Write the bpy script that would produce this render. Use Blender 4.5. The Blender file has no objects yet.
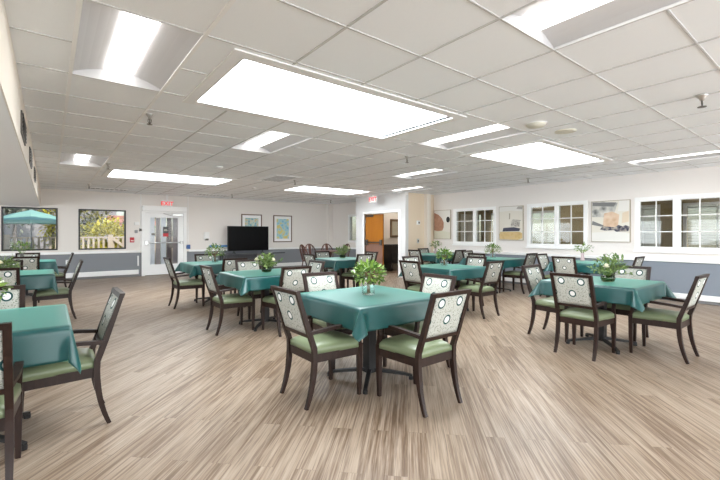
import bpy, bmesh, math, random
from mathutils import Vector, Matrix, Euler
PI = math.pi
SC = bpy.context.scene
COL = SC.collection
H = 2.43            # ceiling
CH = 1.24           # camera height
rnd = random.Random(7)

# ------------------------------------------------------------------ materials
MATS = {}
def mat(name, col=(.8, .8, .8), rough=.5, spec=.5, metal=0, emit=None, estr=0, **kw):
    if name in MATS: return MATS[name]
    m = bpy.data.materials.new(name); m.use_nodes = True
    b = m.node_tree.nodes['Principled BSDF']
    b.inputs['Base Color'].default_value = (*col, 1)
    b.inputs['Roughness'].default_value = rough
    b.inputs['Specular IOR Level'].default_value = spec
    b.inputs['Metallic'].default_value = metal
    if emit:
        b.inputs['Emission Color'].default_value = (*emit, 1)
        b.inputs['Emission Strength'].default_value = estr
    for k, v in kw.items(): b.inputs[k].default_value = v
    MATS[name] = m
    return m

class NT:
    """small helper for writing shader maths"""
    def __init__(s, m): s.t = m.node_tree; s.b = s.t.nodes['Principled BSDF']
    def n(s, typ, **kw):
        x = s.t.nodes.new(typ)
        for k, v in kw.items(): setattr(x, k, v)
        return x
    def link(s, a, b): s.t.links.new(a, b)
    def put(s, sock, v):
        if hasattr(v, 'links') or isinstance(v, bpy.types.NodeSocket): s.link(v, sock)
        else: sock.default_value = v
    def m(s, op, a, b=0.0, c=None):
        x = s.n('ShaderNodeMath', operation=op); s.put(x.inputs[0], a); s.put(x.inputs[1], b)
        if c is not None: s.put(x.inputs[2], c)
        return x.outputs[0]
    def mix(s, f, a, b):
        x = s.n('ShaderNodeMix', data_type='RGBA'); s.put(x.inputs[0], f)
        s.put(x.inputs[6], a if not isinstance(a, tuple) else (*a, 1)); s.put(x.inputs[7], b if not isinstance(b, tuple) else (*b, 1))
        return x.outputs[2]
    def coord(s, which='Object'): return s.n('ShaderNodeTexCoord').outputs[which]
    def sep(s, v):
        x = s.n('ShaderNodeSeparateXYZ'); s.link(v, x.inputs[0]); return x.outputs
    def mapping(s, v, loc=(0, 0, 0), rot=(0, 0, 0), scale=(1, 1, 1)):
        x = s.n('ShaderNodeMapping'); s.link(v, x.inputs[0])
        x.inputs[1].default_value = loc; x.inputs[2].default_value = rot; x.inputs[3].default_value = scale
        return x.outputs[0]
    def noise(s, v, scale, detail=3, rough=.5):
        x = s.n('ShaderNodeTexNoise'); s.link(v, x.inputs['Vector'])
        x.inputs['Scale'].default_value = scale; x.inputs['Detail'].default_value = detail; x.inputs['Roughness'].default_value = rough
        return x.outputs[0]
    def ramp(s, f, stops):
        x = s.n('ShaderNodeValToRGB'); s.link(f, x.inputs[0]); e = x.color_ramp.elements
        while len(e) < len(stops): e.new(.5)
        for q, (p, c) in zip(e, stops): q.position = p; q.color = (*c, 1)
        return x.outputs[0]
    def step(s, lo, hi, v):     # 0 below lo, 1 above hi
        x = s.n('ShaderNodeMapRange', clamp=True); s.put(x.inputs[0], v); x.inputs[1].default_value = lo; x.inputs[2].default_value = hi
        return x.outputs[0]
    def base(s, v): s.link(v, s.b.inputs['Base Color'])
    def bump(s, h, strength=.2, dist=.01):
        x = s.n('ShaderNodeBump'); x.inputs['Strength'].default_value = strength; x.inputs['Distance'].default_value = dist
        s.link(h, x.inputs['Height']); s.link(x.outputs[0], s.b.inputs['Normal'])

def make_floor_mat():
    m = mat('plank_floor', rough=.42, spec=.35); t = NT(m)
    v = t.mapping(t.coord(), rot=(0, 0, -math.radians(45)))          # planks laid on the diagonal
    br = t.n('ShaderNodeTexBrick'); t.link(v, br.inputs['Vector'])
    br.offset = .37; br.offset_frequency = 2
    for k, q in (('Scale', 1), ('Mortar Size', .0012), ('Mortar Smooth', .1), ('Bias', 0), ('Brick Width', 1.25), ('Row Height', .118)):
        br.inputs[k].default_value = q
    br.inputs['Color1'].default_value = (0, 0, 0, 1); br.inputs['Color2'].default_value = (1, 1, 1, 1); br.inputs['Mortar'].default_value = (.3, .3, .3, 1)
    plank = t.ramp(br.outputs[0], [(0, (.155, .097, .058)), (.35, (.215, .146, .094)), (.7, (.25, .18, .125)), (1, (.325, .248, .183))])
    # long grain streaks, shifted per plank
    comb = t.n('ShaderNodeVectorMath', operation='MULTIPLY_ADD')
    t.link(br.outputs[0], comb.inputs[0]); comb.inputs[1].default_value = (7, 3, 5); t.link(v, comb.inputs[2])
    g1 = t.noise(t.mapping(comb.outputs[0], scale=(1.5, 42, 1)), 1, 4, .65)
    g2 = t.noise(t.mapping(comb.outputs[0], scale=(2.6, 130, 1)), 1, 3, .6)
    c = t.mix(t.step(.40, .66, g1), plank, (.375, .295, .223))
    c = t.mix(t.m('MULTIPLY', t.step(.50, .30, g1), .7), c, (.13, .085, .055))
    c = t.mix(t.m('MULTIPLY', t.step(.50, .28, g2), .65), c, (.095, .06, .038))
    c = t.mix(t.m('MULTIPLY', t.step(.55, .72, g2), .45), c, (.48, .40, .32))
    c = t.mix(t.m('MULTIPLY', br.outputs['Fac'], .35), c, (.12, .085, .06))
    t.base(c); t.bump(g2, .06, .003)
    return m

def make_wall_mat(name, upper, lower, zsplit):
    m = mat(name, upper, rough=.6, spec=.25); t = NT(m)
    z = t.sep(t.coord())[2]
    n = t.noise(t.coord(), 60, 2)
    c = t.mix(t.m('GREATER_THAN', z, zsplit), lower, upper)
    t.base(c); t.bump(n, .05, .002)
    return m

def make_fabric():
    m = mat('circle_fabric', rough=.75, spec=.2); t = NT(m)
    x, y, z = t.sep(t.coord())
    def lattice(ox, oz, ):
        fx = t.m('SUBTRACT', t.m('FRACT', t.m('ADD', t.m('DIVIDE', t.m('ADD', x, ox), .19), .5)), .5)
        fz = t.m('SUBTRACT', t.m('FRACT', t.m('ADD', t.m('DIVIDE', t.m('ADD', z, oz), .29), .5)), .5)
        fx = t.m('MULTIPLY', fx, .19); fz = t.m('MULTIPLY', fz, .29)
        return t.m('SQRT', t.m('ADD', t.m('MULTIPLY', fx, fx), t.m('MULTIPLY', fz, fz)))
    d = t.m('MINIMUM', lattice(.095, -.768), lattice(0, -.643))
    # fine dots arranged around the eyes
    vo = t.n('ShaderNodeTexVoronoi'); vo.inputs['Scale'].default_value = 88
    t.link(t.coord(), vo.inputs['Vector'])
    dots = t.step(.42, .30, vo.outputs['Distance'])
    wave = t.m('ADD', t.m('MULTIPLY', t.m('SINE', t.m('MULTIPLY', d, 210.0)), .5), .5)
    c = t.mix(t.m('MULTIPLY', dots, t.m('ADD', .40, t.m('MULTIPLY', wave, .45))), (.45, .45, .41), (.09, .115, .087))
    c = t.mix(t.m('MULTIPLY', wave, .16), c, (.30, .305, .22))
    c = t.mix(t.step(.042, .039, d), c, (.44, .455, .395))
    c = t.mix(t.step(.037, .0355, d), c, (.012, .055, .055))
    c = t.mix(t.step(.0250, .0235, d), c, (.76, .76, .74))
    t.base(c)
    return m

def make_wood(name, a, b, rough=.35, sc=(40, 40, 4), spec=.5):
    m = mat(name, a, rough=rough, spec=spec); t = NT(m)
    n = t.noise(t.mapping(t.coord(), scale=sc), 1, 4, .6)
    t.base(t.mix(t.step(.35, .65, n), a, b)); return m

def make_cloth():
    m = mat('green_cloth', (.012, .15, .135), rough=.36, spec=.6); t = NT(m)
    n = t.noise(t.coord(), 420, 2)
    t.base(t.mix(n, (.001, .056, .056), (.0014, .066, .066)))
    t.b.inputs['Sheen Weight'].default_value = .4
    t.b.inputs['Sheen Roughness'].default_value = .25
    t.b.inputs['Coat Weight'].default_value = .2; t.b.inputs['Coat Roughness'].default_value = .4; t.b.inputs['Coat Tint'].default_value = (.85, 1, .95, 1)
    t.b.inputs['Sheen Tint'].default_value = (.35, 1, .78, 1)
    return m

def make_leaf(name, a, b):
    m = mat(name, a, rough=.45, spec=.4); t = NT(m)
    g = t.n('ShaderNodeNewGeometry')
    t.base(t.mix(g.outputs['Random Per Island'], a, b))
    return m

def make_glass(name, tint=(1, 1, 1), refl=1.0):
    m = bpy.data.materials.new(name); m.use_nodes = True
    nt = m.node_tree; nt.nodes.clear()
    o = nt.nodes.new('ShaderNodeOutputMaterial'); mx = nt.nodes.new('ShaderNodeMixShader')
    tr = nt.nodes.new('ShaderNodeBsdfTransparent'); gl = nt.nodes.new('ShaderNodeBsdfGlossy'); fr = nt.nodes.new('ShaderNodeLayerWeight'); pw = nt.nodes.new('ShaderNodeMath'); pw.operation = 'POWER'; pw.inputs[1].default_value = 3.5; ad = nt.nodes.new('ShaderNodeMath'); ad.operation = 'MULTIPLY_ADD'; ad.inputs[1].default_value = .55; ad.inputs[2].default_value = .035
    tr.inputs[0].default_value = (*tint, 1); gl.inputs['Roughness'].default_value = .02; fr.inputs['Blend'].default_value = .5
    mu = nt.nodes.new('ShaderNodeMath'); mu.operation = 'MULTIPLY'; mu.inputs[1].default_value = refl
    nt.links.new(fr.outputs['Facing'], pw.inputs[0]); nt.links.new(pw.outputs[0], ad.inputs[0]); nt.links.new(ad.outputs[0], mu.inputs[0]); nt.links.new(mu.outputs[0], mx.inputs[0])
    nt.links.new(tr.outputs[0], mx.inputs[1]); nt.links.new(gl.outputs[0], mx.inputs[2]); nt.links.new(mx.outputs[0], o.inputs[0])
    MATS[name] = m; return m

def make_tile():
    m = mat('ceiling_tile', (.70, .70, .70), rough=.5, spec=.5); t = NT(m)
    n = t.noise(t.coord(), 160, 3, .7)
    t.base(t.mix(t.step(.35, .7, n), (.90, .93, .96), (.93, .955, .98)))
    return m

M = {
 'floor': make_floor_mat(),
 'wall_back': make_wall_mat('wall_paint_back', (.83, .79, .75), (.245, .258, .28), .70),
 'wall_right': make_wall_mat('wall_paint_right', (.85, .81, .78), (.245, .275, .32), .74),
 'white_wall': mat('wall_white', (.72, .72, .72), rough=.6, spec=.25),
 'beige_wall': mat('wall_beige', (.80, .67, .52), rough=.6, spec=.25),
 'cream_wall': mat('wall_cream', (.80, .74, .66), rough=.6, spec=.25),
 'tan_wall': mat('wall_tan', (.40, .31, .17), rough=.6, spec=.25),
 'soffit': mat('soffit_white', (.92, .92, .92), rough=.7, spec=.2),
 'tile': make_tile(),
 'tbar': mat('ceiling_bar', (.58, .58, .58), rough=.5), 'runner': mat('white_runner', (.93, .93, .93), rough=.4),
 'trim': mat('white_trim', (.93, .93, .925), rough=.35, spec=.4),
 'toe': mat('grey_toe', (.20, .20, .205), rough=.5),
 'fabric': make_fabric(),
 'wood': make_wood('walnut', (.017, .0075, .0052), (.028, .013, .009), .42, spec=.32),
 'bent': make_wood('mahogany', (.06, .022, .015), (.095, .035, .022), .35),
 'seat': mat('sage_vinyl', (.175, .212, .118), rough=.34, spec=.5),
 'cloth': make_cloth(),
 'iron': mat('black_iron', (.018, .017, .017), rough=.45, spec=.4),
 'black': mat('black_plastic', (.01, .01, .011), rough=.3),
 'screen': mat('tv_screen', (.0015, .0015, .002), rough=.35, spec=.1),
 'charcoal': mat('charcoal_laminate', (.075, .08, .09), rough=.4),
 'hall_light': mat('hall_lens', (1, 1, 1), emit=(1, .95, .88), estr=4.5),
 'light': mat('lamp_lens', (1, 1, 1), emit=(1, .97, .93), estr=1.1),
 'sky': mat('skylight_lens', (1, 1, 1), emit=(.91, .965, 1), estr=3.4),
 'trough': mat('light_trough', (.52, .52, .53), rough=.5),
 'reflector': mat('white_enamel', (.88, .88, .88), rough=.4),
 'chrome': mat('steel', (.6, .6, .6), rough=.3, metal=1),
 'bronze': mat('dark_metal', (.12, .11, .10), rough=.35, metal=.7),
 'red': mat('red_plastic', (.55, .012, .02), rough=.4),
 'blue': mat('blue_plastic', (.03, .10, .32), rough=.4),
 'grey': mat('grey_plastic', (.30, .30, .31), rough=.5),
 'white': mat('white_plastic', (.85, .85, .84), rough=.4),
 'offwhite': mat('yellowed_plastic', (.66, .64, .55), rough=.5),
 'frame_black': mat('black_frame', (.02, .018, .016), rough=.4),
 'orange': make_wood('orange_door', (.31, .105, .005), (.36, .125, .007), .35, (3, 3, 1.2)),
 'kick': make_wood('brown_kick', (.20, .105, .075), (.235, .125, .09), .4),
 'leaf': make_leaf('leaf_green', (.045, .115, .016), (.26, .40, .075)),
 'leaf_dark': make_leaf('leaf_dark', (.06, .13, .03), (.33, .44, .15)),
 'leaf_yellow': make_leaf('leaf_yellow', (.42, .38, .03), (.85, .74, .10)),
 'leaf_grey': make_leaf('leaf_grey', (.14, .17, .10), (.42, .42, .36)),
 'leaf_olive': make_leaf('leaf_olive', (.10, .12, .035), (.40, .36, .12)),
 'stem': mat('stem_brown', (.16, .10, .04), rough=.6),
 'stem_green': mat('stem_green', (.14, .22, .05), rough=.6),
 'rose': mat('cream_petal', (.88, .84, .66), rough=.6),
 'bark': mat('bark', (.20, .17, .15), rough=.9),
 'fence': mat('cream_paint', (.66, .54, .40), rough=.6),
 'canopy': mat('teal_canvas', (.34, .62, .52), rough=.7),
 'deck': make_wood('deck_board', (.33, .28, .23), (.42, .36, .30), .7),
 'lilac': mat('lilac_siding', (.44, .42, .43), rough=.8),
 'terracotta': mat('terracotta', (.52, .24, .17), rough=.8),
 'ground': mat('ground', (.18, .17, .10), rough=.95),
 'curtain': mat('curtain_lilac', (.50, .42, .39), rough=.8),
 'curtain_dark': mat('curtain_brown', (.20, .155, .14), rough=.8),
 'blind': mat('blind_slat', (.60, .61, .60), rough=.5),
 'pinkglass': mat('pink_ceramic', (.55, .42, .43), rough=.25),
}
make_glass('pane', (.97, .98, .985), .3)
make_glass('pane_in', (.86, .88, .87), 1.2)
make_glass('vase_glass', (.93, .97, .96), 1.6)
make_glass('bowl_glass', (.50, .56, .42), 1.3)

# ------------------------------------------------------------------ mesh helpers
def new(): return bmesh.new()
def bx(bm, x0, x1, y0, y1, z0, z1, mi=0):
    v = [bm.verts.new(p) for p in ((x0,y0,z0),(x1,y0,z0),(x1,y1,z0),(x0,y1,z0),(x0,y0,z1),(x1,y0,z1),(x1,y1,z1),(x0,y1,z1))]
    for f in ((3,2,1,0),(4,5,6,7),(0,1,5,4),(1,2,6,5),(2,3,7,6),(3,0,4,7)):
        bm.faces.new([v[i] for i in f]).material_index = mi
    return bm
def rbox(bm, x0, x1, y0, y1, z0, z1, r=.01, seg=2):
    b = new(); bx(b, x0, x1, y0, y1, z0, z1)
    bmesh.ops.bevel(b, geom=list(b.edges), offset=r, segments=seg, affect='EDGES', profile=.5)
    merge(bm, b); return bm
def merge(bm, b, mtx=None):
    me = bpy.data.meshes.new('t'); b.to_mesh(me); b.free()
    if mtx is not None: me.transform(mtx)
    bm.from_mesh(me); bpy.data.meshes.remove(me)
def sweep(bm, path, secs, side=Vector((1, 0, 0))):
    """rectangular section swept along a path; secs = [(width along side, thickness)]"""
    P = [Vector(p) for p in path]; rings = []
    for i, p in enumerate(P):
        t = (P[min(i+1, len(P)-1)] - P[max(i-1, 0)]).normalized()
        s = (side - t*side.dot(t)).normalized(); n = t.cross(s)
        w, d = secs[i] if isinstance(secs, list) else secs
        rings.append([bm.verts.new(p + s*a*w/2 + n*b*d/2) for a, b in ((-1,-1),(1,-1),(1,1),(-1,1))])
    for a, b in zip(rings, rings[1:]):
        for k in range(4): bm.faces.new((a[k], a[(k+1)%4], b[(k+1)%4], b[k]))
    bm.faces.new(rings[0][::-1]); bm.faces.new(rings[-1])
    return bm
def tube(bm, path, r, n=8):
    P = [Vector(p) for p in path]; rings = []; side = None
    for i, p in enumerate(P):
        t = (P[min(i+1, len(P)-1)] - P[max(i-1, 0)]).normalized()
        if side is None: side = t.orthogonal().normalized()
        s = (side - t*side.dot(t)).normalized(); side = s; q = t.cross(s)
        rr = r[i] if isinstance(r, (list, tuple)) else r
        rings.append([bm.verts.new(p + (s*math.cos(2*PI*k/n) + q*math.sin(2*PI*k/n))*rr) for k in range(n)])
    for a, b in zip(rings, rings[1:]):
        for k in range(n): bm.faces.new((a[k], a[(k+1)%n], b[(k+1)%n], b[k]))
    bm.faces.new(rings[0][::-1]); bm.faces.new(rings[-1])
    return bm
def lathe(bm, prof, n=20, c=(0, 0, 0)):
    rings = []
    for r, z in prof:
        rings.append([bm.verts.new((c[0]+r*math.cos(2*PI*k/n), c[1]+r*math.sin(2*PI*k/n), c[2]+z)) for k in range(n)])
    for a, b in zip(rings, rings[1:]):
        for k in range(n): bm.faces.new((a[k], a[(k+1)%n], b[(k+1)%n], b[k]))
    bm.faces.new(rings[0][::-1]); bm.faces.new(rings[-1])
    return bm
def poly(bm, pts, mi=0):
    f = bm.faces.new([bm.verts.new(p) for p in pts]); f.material_index = mi; return f
def obj(name, bm, m, parent=None, smooth=False, loc=None):
    me = bpy.data.meshes.new(name); bmesh.ops.recalc_face_normals(bm, faces=list(bm.faces)); bm.to_mesh(me); bm.free()
    for x in (m if isinstance(m, list) else [m]): me.materials.append(x if not isinstance(x, str) else M.get(x) or MATS[x])
    if smooth:
        for p in me.polygons: p.use_smooth = True
    o = bpy.data.objects.new(name, me); COL.objects.link(o)
    if parent: o.parent = parent
    if loc: o.location = loc
    return o
def smooth_by_angle(o, ang=40):
    me = o.data
    for p in me.polygons: p.use_smooth = True
    b = new(); b.from_mesh(me)
    for e in b.edges:
        if len(e.link_faces) == 2 and e.calc_face_angle(0) > math.radians(ang): e.smooth = False
    b.to_mesh(me); b.free(); return o
def thing(name, label, cat, loc=(0, 0, 0), rz=0, group=None):
    o = bpy.data.objects.new(name, None); COL.objects.link(o); o.empty_display_size = .1
    o.location = loc; o.rotation_euler = (0, 0, rz)
    return tag(o, label, cat, group)
def tag(o, label, cat, group=None):
    o['label'] = label; o['category'] = cat; o['kind'] = 'thing'
    if group: o['group'] = group
    return o
def struct(o):
    o['kind'] = 'structure'; return o
def sroot(name, loc=(0, 0, 0), rz=0):
    o = bpy.data.objects.new(name, None); COL.objects.link(o); o.location = loc; o.rotation_euler = (0, 0, rz); return struct(o)
def dup(src, loc, rz, label=None):
    r = src.copy(); COL.objects.link(r); r.location = loc; r.rotation_euler = (0, 0, rz)
    if label: r['label'] = label
    for ch in list(src.children):
        c = ch.copy(); COL.objects.link(c); c.parent = r
        for g in list(ch.children):
            d = g.copy(); COL.objects.link(d); d.parent = c
    return r

def cells(u0, u1, v0, v1, holes):
    """rectangles of [u0,u1]x[v0,v1] outside the holes"""
    us = sorted({u0, u1} | {min(max(h[i], u0), u1) for h in holes for i in (0, 1)})
    vs = sorted({v0, v1} | {min(max(h[i], v0), v1) for h in holes for i in (2, 3)})
    for a, b in zip(us, us[1:]):
        for c, d in zip(vs, vs[1:]):
            if b-a < 1e-6 or d-c < 1e-6: continue
            mu, mv = (a+b)/2, (c+d)/2
            if not any(h[0] < mu < h[1] and h[2] < mv < h[3] for h in holes): yield a, b, c, d
def wall_x(name, x0, x1, y0, y1, z0, z1, m, holes=()):      # wall in a plane of constant x
    b = new()
    for a, c, d, e in cells(y0, y1, z0, z1, holes): bx(b, x0, x1, a, c, d, e)
    return struct(obj(name, b, m))
def wall_y(name, y0, y1, x0, x1, z0, z1, m, holes=()):
    b = new()
    for a, c, d, e in cells(x0, x1, z0, z1, holes): bx(b, a, c, y0, y1, d, e)
    return struct(obj(name, b, m))

# ------------------------------------------------------------------ setting
XR, YB = 9.15, 13.2
b = new(); bx(b, -4.2, 12.6, -4.2, 13.4, -.12, 0)
struct(obj('floor', b, 'floor'))

W1, W2 = (-.94, .17, .82, 1.93), (.62, 1.74, .815, 1.93)
DR = (2.2, 3.34, 0, 1.90)
wall_y('wall_back', YB, YB+.15, -4, 9.0, 0, H+.3, M['wall_back'], [W1, W2, DR])
WA, WB, WC = [(5.95, 7.29)], [(3.72, 5.05)], [(1.48, 2.80)]
RH = [(6.63, 7.23, 1.02, 1.90), (6.0, 6.56, 1.02, 1.90), (4.40, 5.0, 1.0, 1.905), (3.77, 4.33, 1.0, 1.905),
      (2.20, 2.75, .985, 1.895), (1.54, 2.11, .985, 1.895)]
wall_x('wall_right', XR, XR+.12, -4.2, 8.1, 0, H+.3, M['wall_right'], [(h[0], h[1], h[2], h[3]) for h in RH])
LW = [(-2.6, .6, .75, 1.92), (1.6, 4.8, .75, 1.92), (5.8, 9.0, .75, 1.92), (9.9, 12.6, .75, 1.92)]
wall_x('wall_left', -4.15, -4, -4.2, 13.3, 0, H+.3, 'trim', LW)
NW = [(-3.6, -.5, .3, 2.3), (.4, 4.4, .3, 2.3), (5.0, 8.8, .3, 2.3)]
wall_y('wall_near', -4.2, -4.05, -4, 9.2, 0, H+.3, 'trim', NW)
# the closet block with the double doorway
OP = (8.33, 9.91, 0, 1.885)
wall_x('wall_closet', 7.95, 8.07, 8.05, 10.35, 0, H, M['white_wall'], [OP])
wall_y('wall_closet_side', 8.05, 8.15, 8.07, 9.27, 0, H, M['beige_wall'])
wall_y('wall_closet_far', 10.23, 10.35, 8.07, 11.5, 0, H, M['cream_wall'])
FW = (10.9, 11.95, .985, 1.925)
wall_x('wall_far_right', 8.85, 9.0, 10.35, 13.2, 0, H+.3, M['wall_back'], [FW])
wall_x('wall_closet_end', 11.4, 11.5, 8.1, 10.3, 0, H, M['cream_wall'])
wall_y('wall_closet_near', 8.1, 8.2, 9.27, 11.5, 0, H, M['cream_wall'])
# pilasters
b = new(); bx(b, 8.72, 8.88, 7.93, 8.05, 0, H); struct(obj('trim_1', b, 'cream_wall'))
b = new(); bx(b, 8.66, 8.85, 13.02, YB, 0, H); struct(obj('trim_2', b, M['wall_back']))
# low soffit along the left
b = new(); bx(b, -4, -.19, -4.05, YB, 1.955, H); struct(obj('ceiling_soffit', b, 'soffit'))
b = new(); bx(b, -.19, -.182, -4.05, YB, 1.955, H); struct(obj('trim_3', b, 'cream_wall'))

# rails, baseboards
def rail_y(name, y, xa, xb, z0, z1, d, m): b = new(); rbox(b, xa, xb, y-d, y, z0, z1, .006); return struct(obj(name, b, m))
def rail_x(name, x, ya, yb, z0, z1, d, m): b = new(); rbox(b, x-d, x, ya, yb, z0, z1, .006); return struct(obj(name, b, m))
rail_y('trim_4', YB, -4, 2.10, .705, .765, .03, 'trim'); rail_y('trim_5', YB, 3.46, 8.66, .69, .75, .03, 'trim')
rail_x('trim_6', XR, -4, 8.04, .725, .785, .035, 'trim')
rail_x('trim_7', 8.85, 10.36, 13.0, .69, .75, .03, 'trim')
rail_y('baseboard_back', YB, -4, 2.06, .07, .20, .05, 'trim'); rail_y('baseboard_back_right', YB, 3.46, 8.66, .06, .19, .02, 'trim')
rail_y('trim_8', YB, -4, 2.08, 0, .07, .015, 'toe'); rail_y('trim_9', YB, 3.46, 8.66, 0, .06, .012, 'toe')
rail_x('baseboard_right', XR, -4, 7.93, .055, .155, .025, 'trim'); rail_x('trim_10', XR, -4, 7.93, 0, .055, .012, 'toe')
rail_x('baseboard_closet', 7.95, 9.99, 10.36, .0, .10, .012, 'trim'); rail_y('baseboard_closet_side', 8.05, 7.96, 8.70, 0, .1, .012, 'trim')
rail_x('baseboard_far_right', 8.85, 10.36, 13.0, .0, .12, .015, 'trim')
b = new(); bx(b, 2.10, 2.19, YB-.015, YB, 0, .70); struct(obj('trim_11', b, 'toe'))

# back windows: black frames with glass
def back_window(i, w):
    r = sroot('window_%d' % i, ((w[0]+w[1])/2, YB, w[2]))
    hw, hh, f = (w[1]-w[0])/2, w[3]-w[2], .035
    b = new()
    bx(b, -hw, hw, -.02, .1, 0, f); bx(b, -hw, hw, -.02, .1, hh-f, hh)
    bx(b, -hw, -hw+f, -.02, .1, f, hh-f); bx(b, hw-f, hw, -.02, .1, f, hh-f)
    obj('window_frame', b, 'frame_black', r)
    b = new(); bx(b, -hw+f, hw-f, .05, .056, f, hh-f); obj('window_glass', b, 'pane', r)
back_window(1, W1); back_window(2, W2)

# unseen windows added at the near end and left, to brighten the room
def plain_window(i, u0, u1, z0, z1, near):
    r = sroot('window_%d' % i, ((u0+u1)/2, -4.12, z0) if near else (-4.07, (u0+u1)/2, z0), 0 if near else PI/2)
    w, h, f = (u1-u0)/2, z1-z0, .05
    b = new()
    for a, c, d, e in cells(-w, w, 0, h, [(-w+f, -f/2, f, h-f), (f/2, w-f, f, h-f)]): bx(b, a, c, -.04, .04, d, e)
    obj('window_frame', b, 'trim', r)
    b = new(); bx(b, -w+f, w-f, -.003, .003, f, h-f); obj('window_glass', b, 'pane', r)
for i, q in enumerate(NW): plain_window(11+i, *q, True)
for i, q in enumerate(LW): plain_window(14+i, *q, False)

# interior windows: white casing, pairs of sashes with 2 x 3 lights
def inner_window(i, y0, y1, z0, z1, panes):
    r = sroot('window_%d' % i, (XR, (y0+y1)/2, z0)); oy = (y0+y1)/2
    b = new(); t = .02
    us = [h for h in panes]
    for a, c, d, e in cells(y0, y1, z0, z1, us): bx(b, -t, .0, a-oy, c-oy, d-z0, e-z0)
    bx(b, -.045, 0, y0-oy-.02, y1-oy+.02, -.03, .005)
    obj('window_frame', b, 'trim', r)
    for h in panes:
        b = new(); y_, Y_, z_, Z_ = h[0]-oy, h[1]-oy, h[2]-z0, h[3]-z0; s = .016
        bx(b, .0, .05, y_, y_+s, z_, Z_); bx(b, .0, .05, Y_-s, Y_, z_, Z_); bx(b, .0, .05, y_, Y_, z_, z_+s); bx(b, .0, .05, y_, Y_, Z_-s, Z_)
        bx(b, .012, .034, (y_+Y_)/2-.009, (y_+Y_)/2+.009, z_, Z_)
        for k in (1, 2): zz = z_+(Z_-z_)*k/3; bx(b, .012, .034, y_, Y_, zz-.009, zz+.009)
        sash = obj('sash', b, 'trim', r)
        b = new(); bx(b, .021, .025, y_+s, Y_-s, z_+s, Z_-s); obj('window_glass', b, 'pane_in', sash)
inner_window(3, 5.93, 7.31, .955, 1.965, RH[0:2]); inner_window(4, 3.70, 5.07, .935, 1.97, RH[2:4]); inner_window(5, 1.47, 2.82, .92, 1.965, RH[4:6])
# window in the far right corner wall
r = sroot('window_6', (8.85, 11.42, .985))
b = new()
for a, c, d, e in cells(-.57, .57, -.05, .99, [(-.5, .5, .03, .91)]): bx(b, -.02, .06, a, c, d, e)
obj('window_frame', b, 'trim', r)
b = new(); bx(b, .03, .035, -.5, .5, .03, .91); obj('window_glass', b, 'pane_in', r)

# ---- exit door with glass in the back wall
r = sroot('door_1', (2.77, YB, 0))
b = new(); fw = .07
bx(b, -.63, -.57+.03, -.03, .12, 0, 1.96); bx(b, .54, .63, -.03, .12, 0, 1.96); bx(b, -.54, .54, -.03, .12, 1.885, 1.96)
obj('door_frame', b, 'trim', r)
b = new()
for a, c, d, e in cells(-.535, .535, .02, 1.88, [(-.40, .38, .33, 1.74)]): bx(b, a, c, .0, .045, d, e)
leaf = obj('door_leaf', b, 'trim', r)
b = new(); bx(b, -.40, .38, .02, .026, .33, 1.74); obj('door_glass', b, 'pane', leaf)
b = new(); tube(b, [(-.52, -.055, .985), (.5, -.055, .985)], .02, 10); rbox(b, -.55, -.45, -.075, 0, .92, 1.05, .012); rbox(b, .44, .52, -.07, 0, .94, 1.03, .01)
obj('panic_bar', b, 'chrome', leaf)
b = new(); rbox(b, .11, .22, -.02, .0, .82, .98, .006); obj('latch_case', b, 'bronze', leaf)
b = new(); rbox(b, .20, .50, -.07, 0, 1.80, 1.86, .008); tube(b, [(.22, -.04, 1.80), (-.05, -.10, 1.87)], .012, 6); obj('door_closer', b, 'chrome', leaf)
# header box over the door
t = thing('door_operator', 'long white operator box mounted above the glass exit door', 'door operator', (2.76, YB, 1.93))
b = new(); rbox(b, -.62, .62, -.16, 0, 0, .155, .012); obj('housing', b, 'trim', t)
# door notices
t = thing('door_notice', 'small black and red notice on the glass of the exit door', 'notice', (2.80, YB+.018, 1.17))
b = new(); bx(b, -.075, .075, -.004, 0, .10, .30); obj('notice_panel', b, 'black', t)
b = new(); bx(b, -.075, .075, -.004, 0, .0, .10); obj('red_panel', b, 'red', t)
b = new(); bx(b, -.05, .05, -.006, -.004, .17, .19); bx(b, -.04, .04, -.006, -.004, .21, .225); obj('notice_print', b, 'offwhite', t)
b = new(); bx(b, -.055, .055, -.004, 0, 0, .06); tag(obj('door_plate', b, 'bronze', loc=(2.46, YB+.018, 1.21)), 'small dark plate at left on the exit door glass', 'notice')

# ---- doorway with open orange leaf
r = sroot('trim_12')
b = new(); bx(b, 7.935, 8.085, 9.91, 9.98, 0, 1.955); bx(b, 7.935, 8.085, 8.26, 8.33, 0, 1.955); bx(b, 7.935, 8.085, 8.33, 9.91, 1.885, 1.955)
obj('door_frame', b, 'trim', r)
r = sroot('door_2', (8.01, 9.90, 0), math.radians(9))            # hinged at its +y end
b = new(); bx(b, -.022, .022, -.72, 0, .02, 1.87); obj('door_leaf', b, 'orange', r)
b = new(); bx(b, -.026, -.022, -.705, -.01, .03, .93); obj('kick_plate', b, 'kick', r)
b = new(); tube(b, [(-.075, -.66, .985), (-.075, -.06, .985)], .02, 8); rbox(b, -.09, -.022, -.70, -.62, .90, 1.07, .01); rbox(b, -.09, -.022, -.12, -.03, .90, 1.07, .01)
obj('panic_bar', b, 'bronze', r)
b = new(); rbox(b, -.07, -.022, -.34, -.06, 1.79, 1.85, .008); obj('door_closer', b, 'bronze', r)
b = new()
for z in (.2, .95, 1.65): tube(b, [(-.02, .008, z-.05), (-.02, .008, z+.05)], .012, 6)
obj('hinge', b, 'chrome', r)

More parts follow.
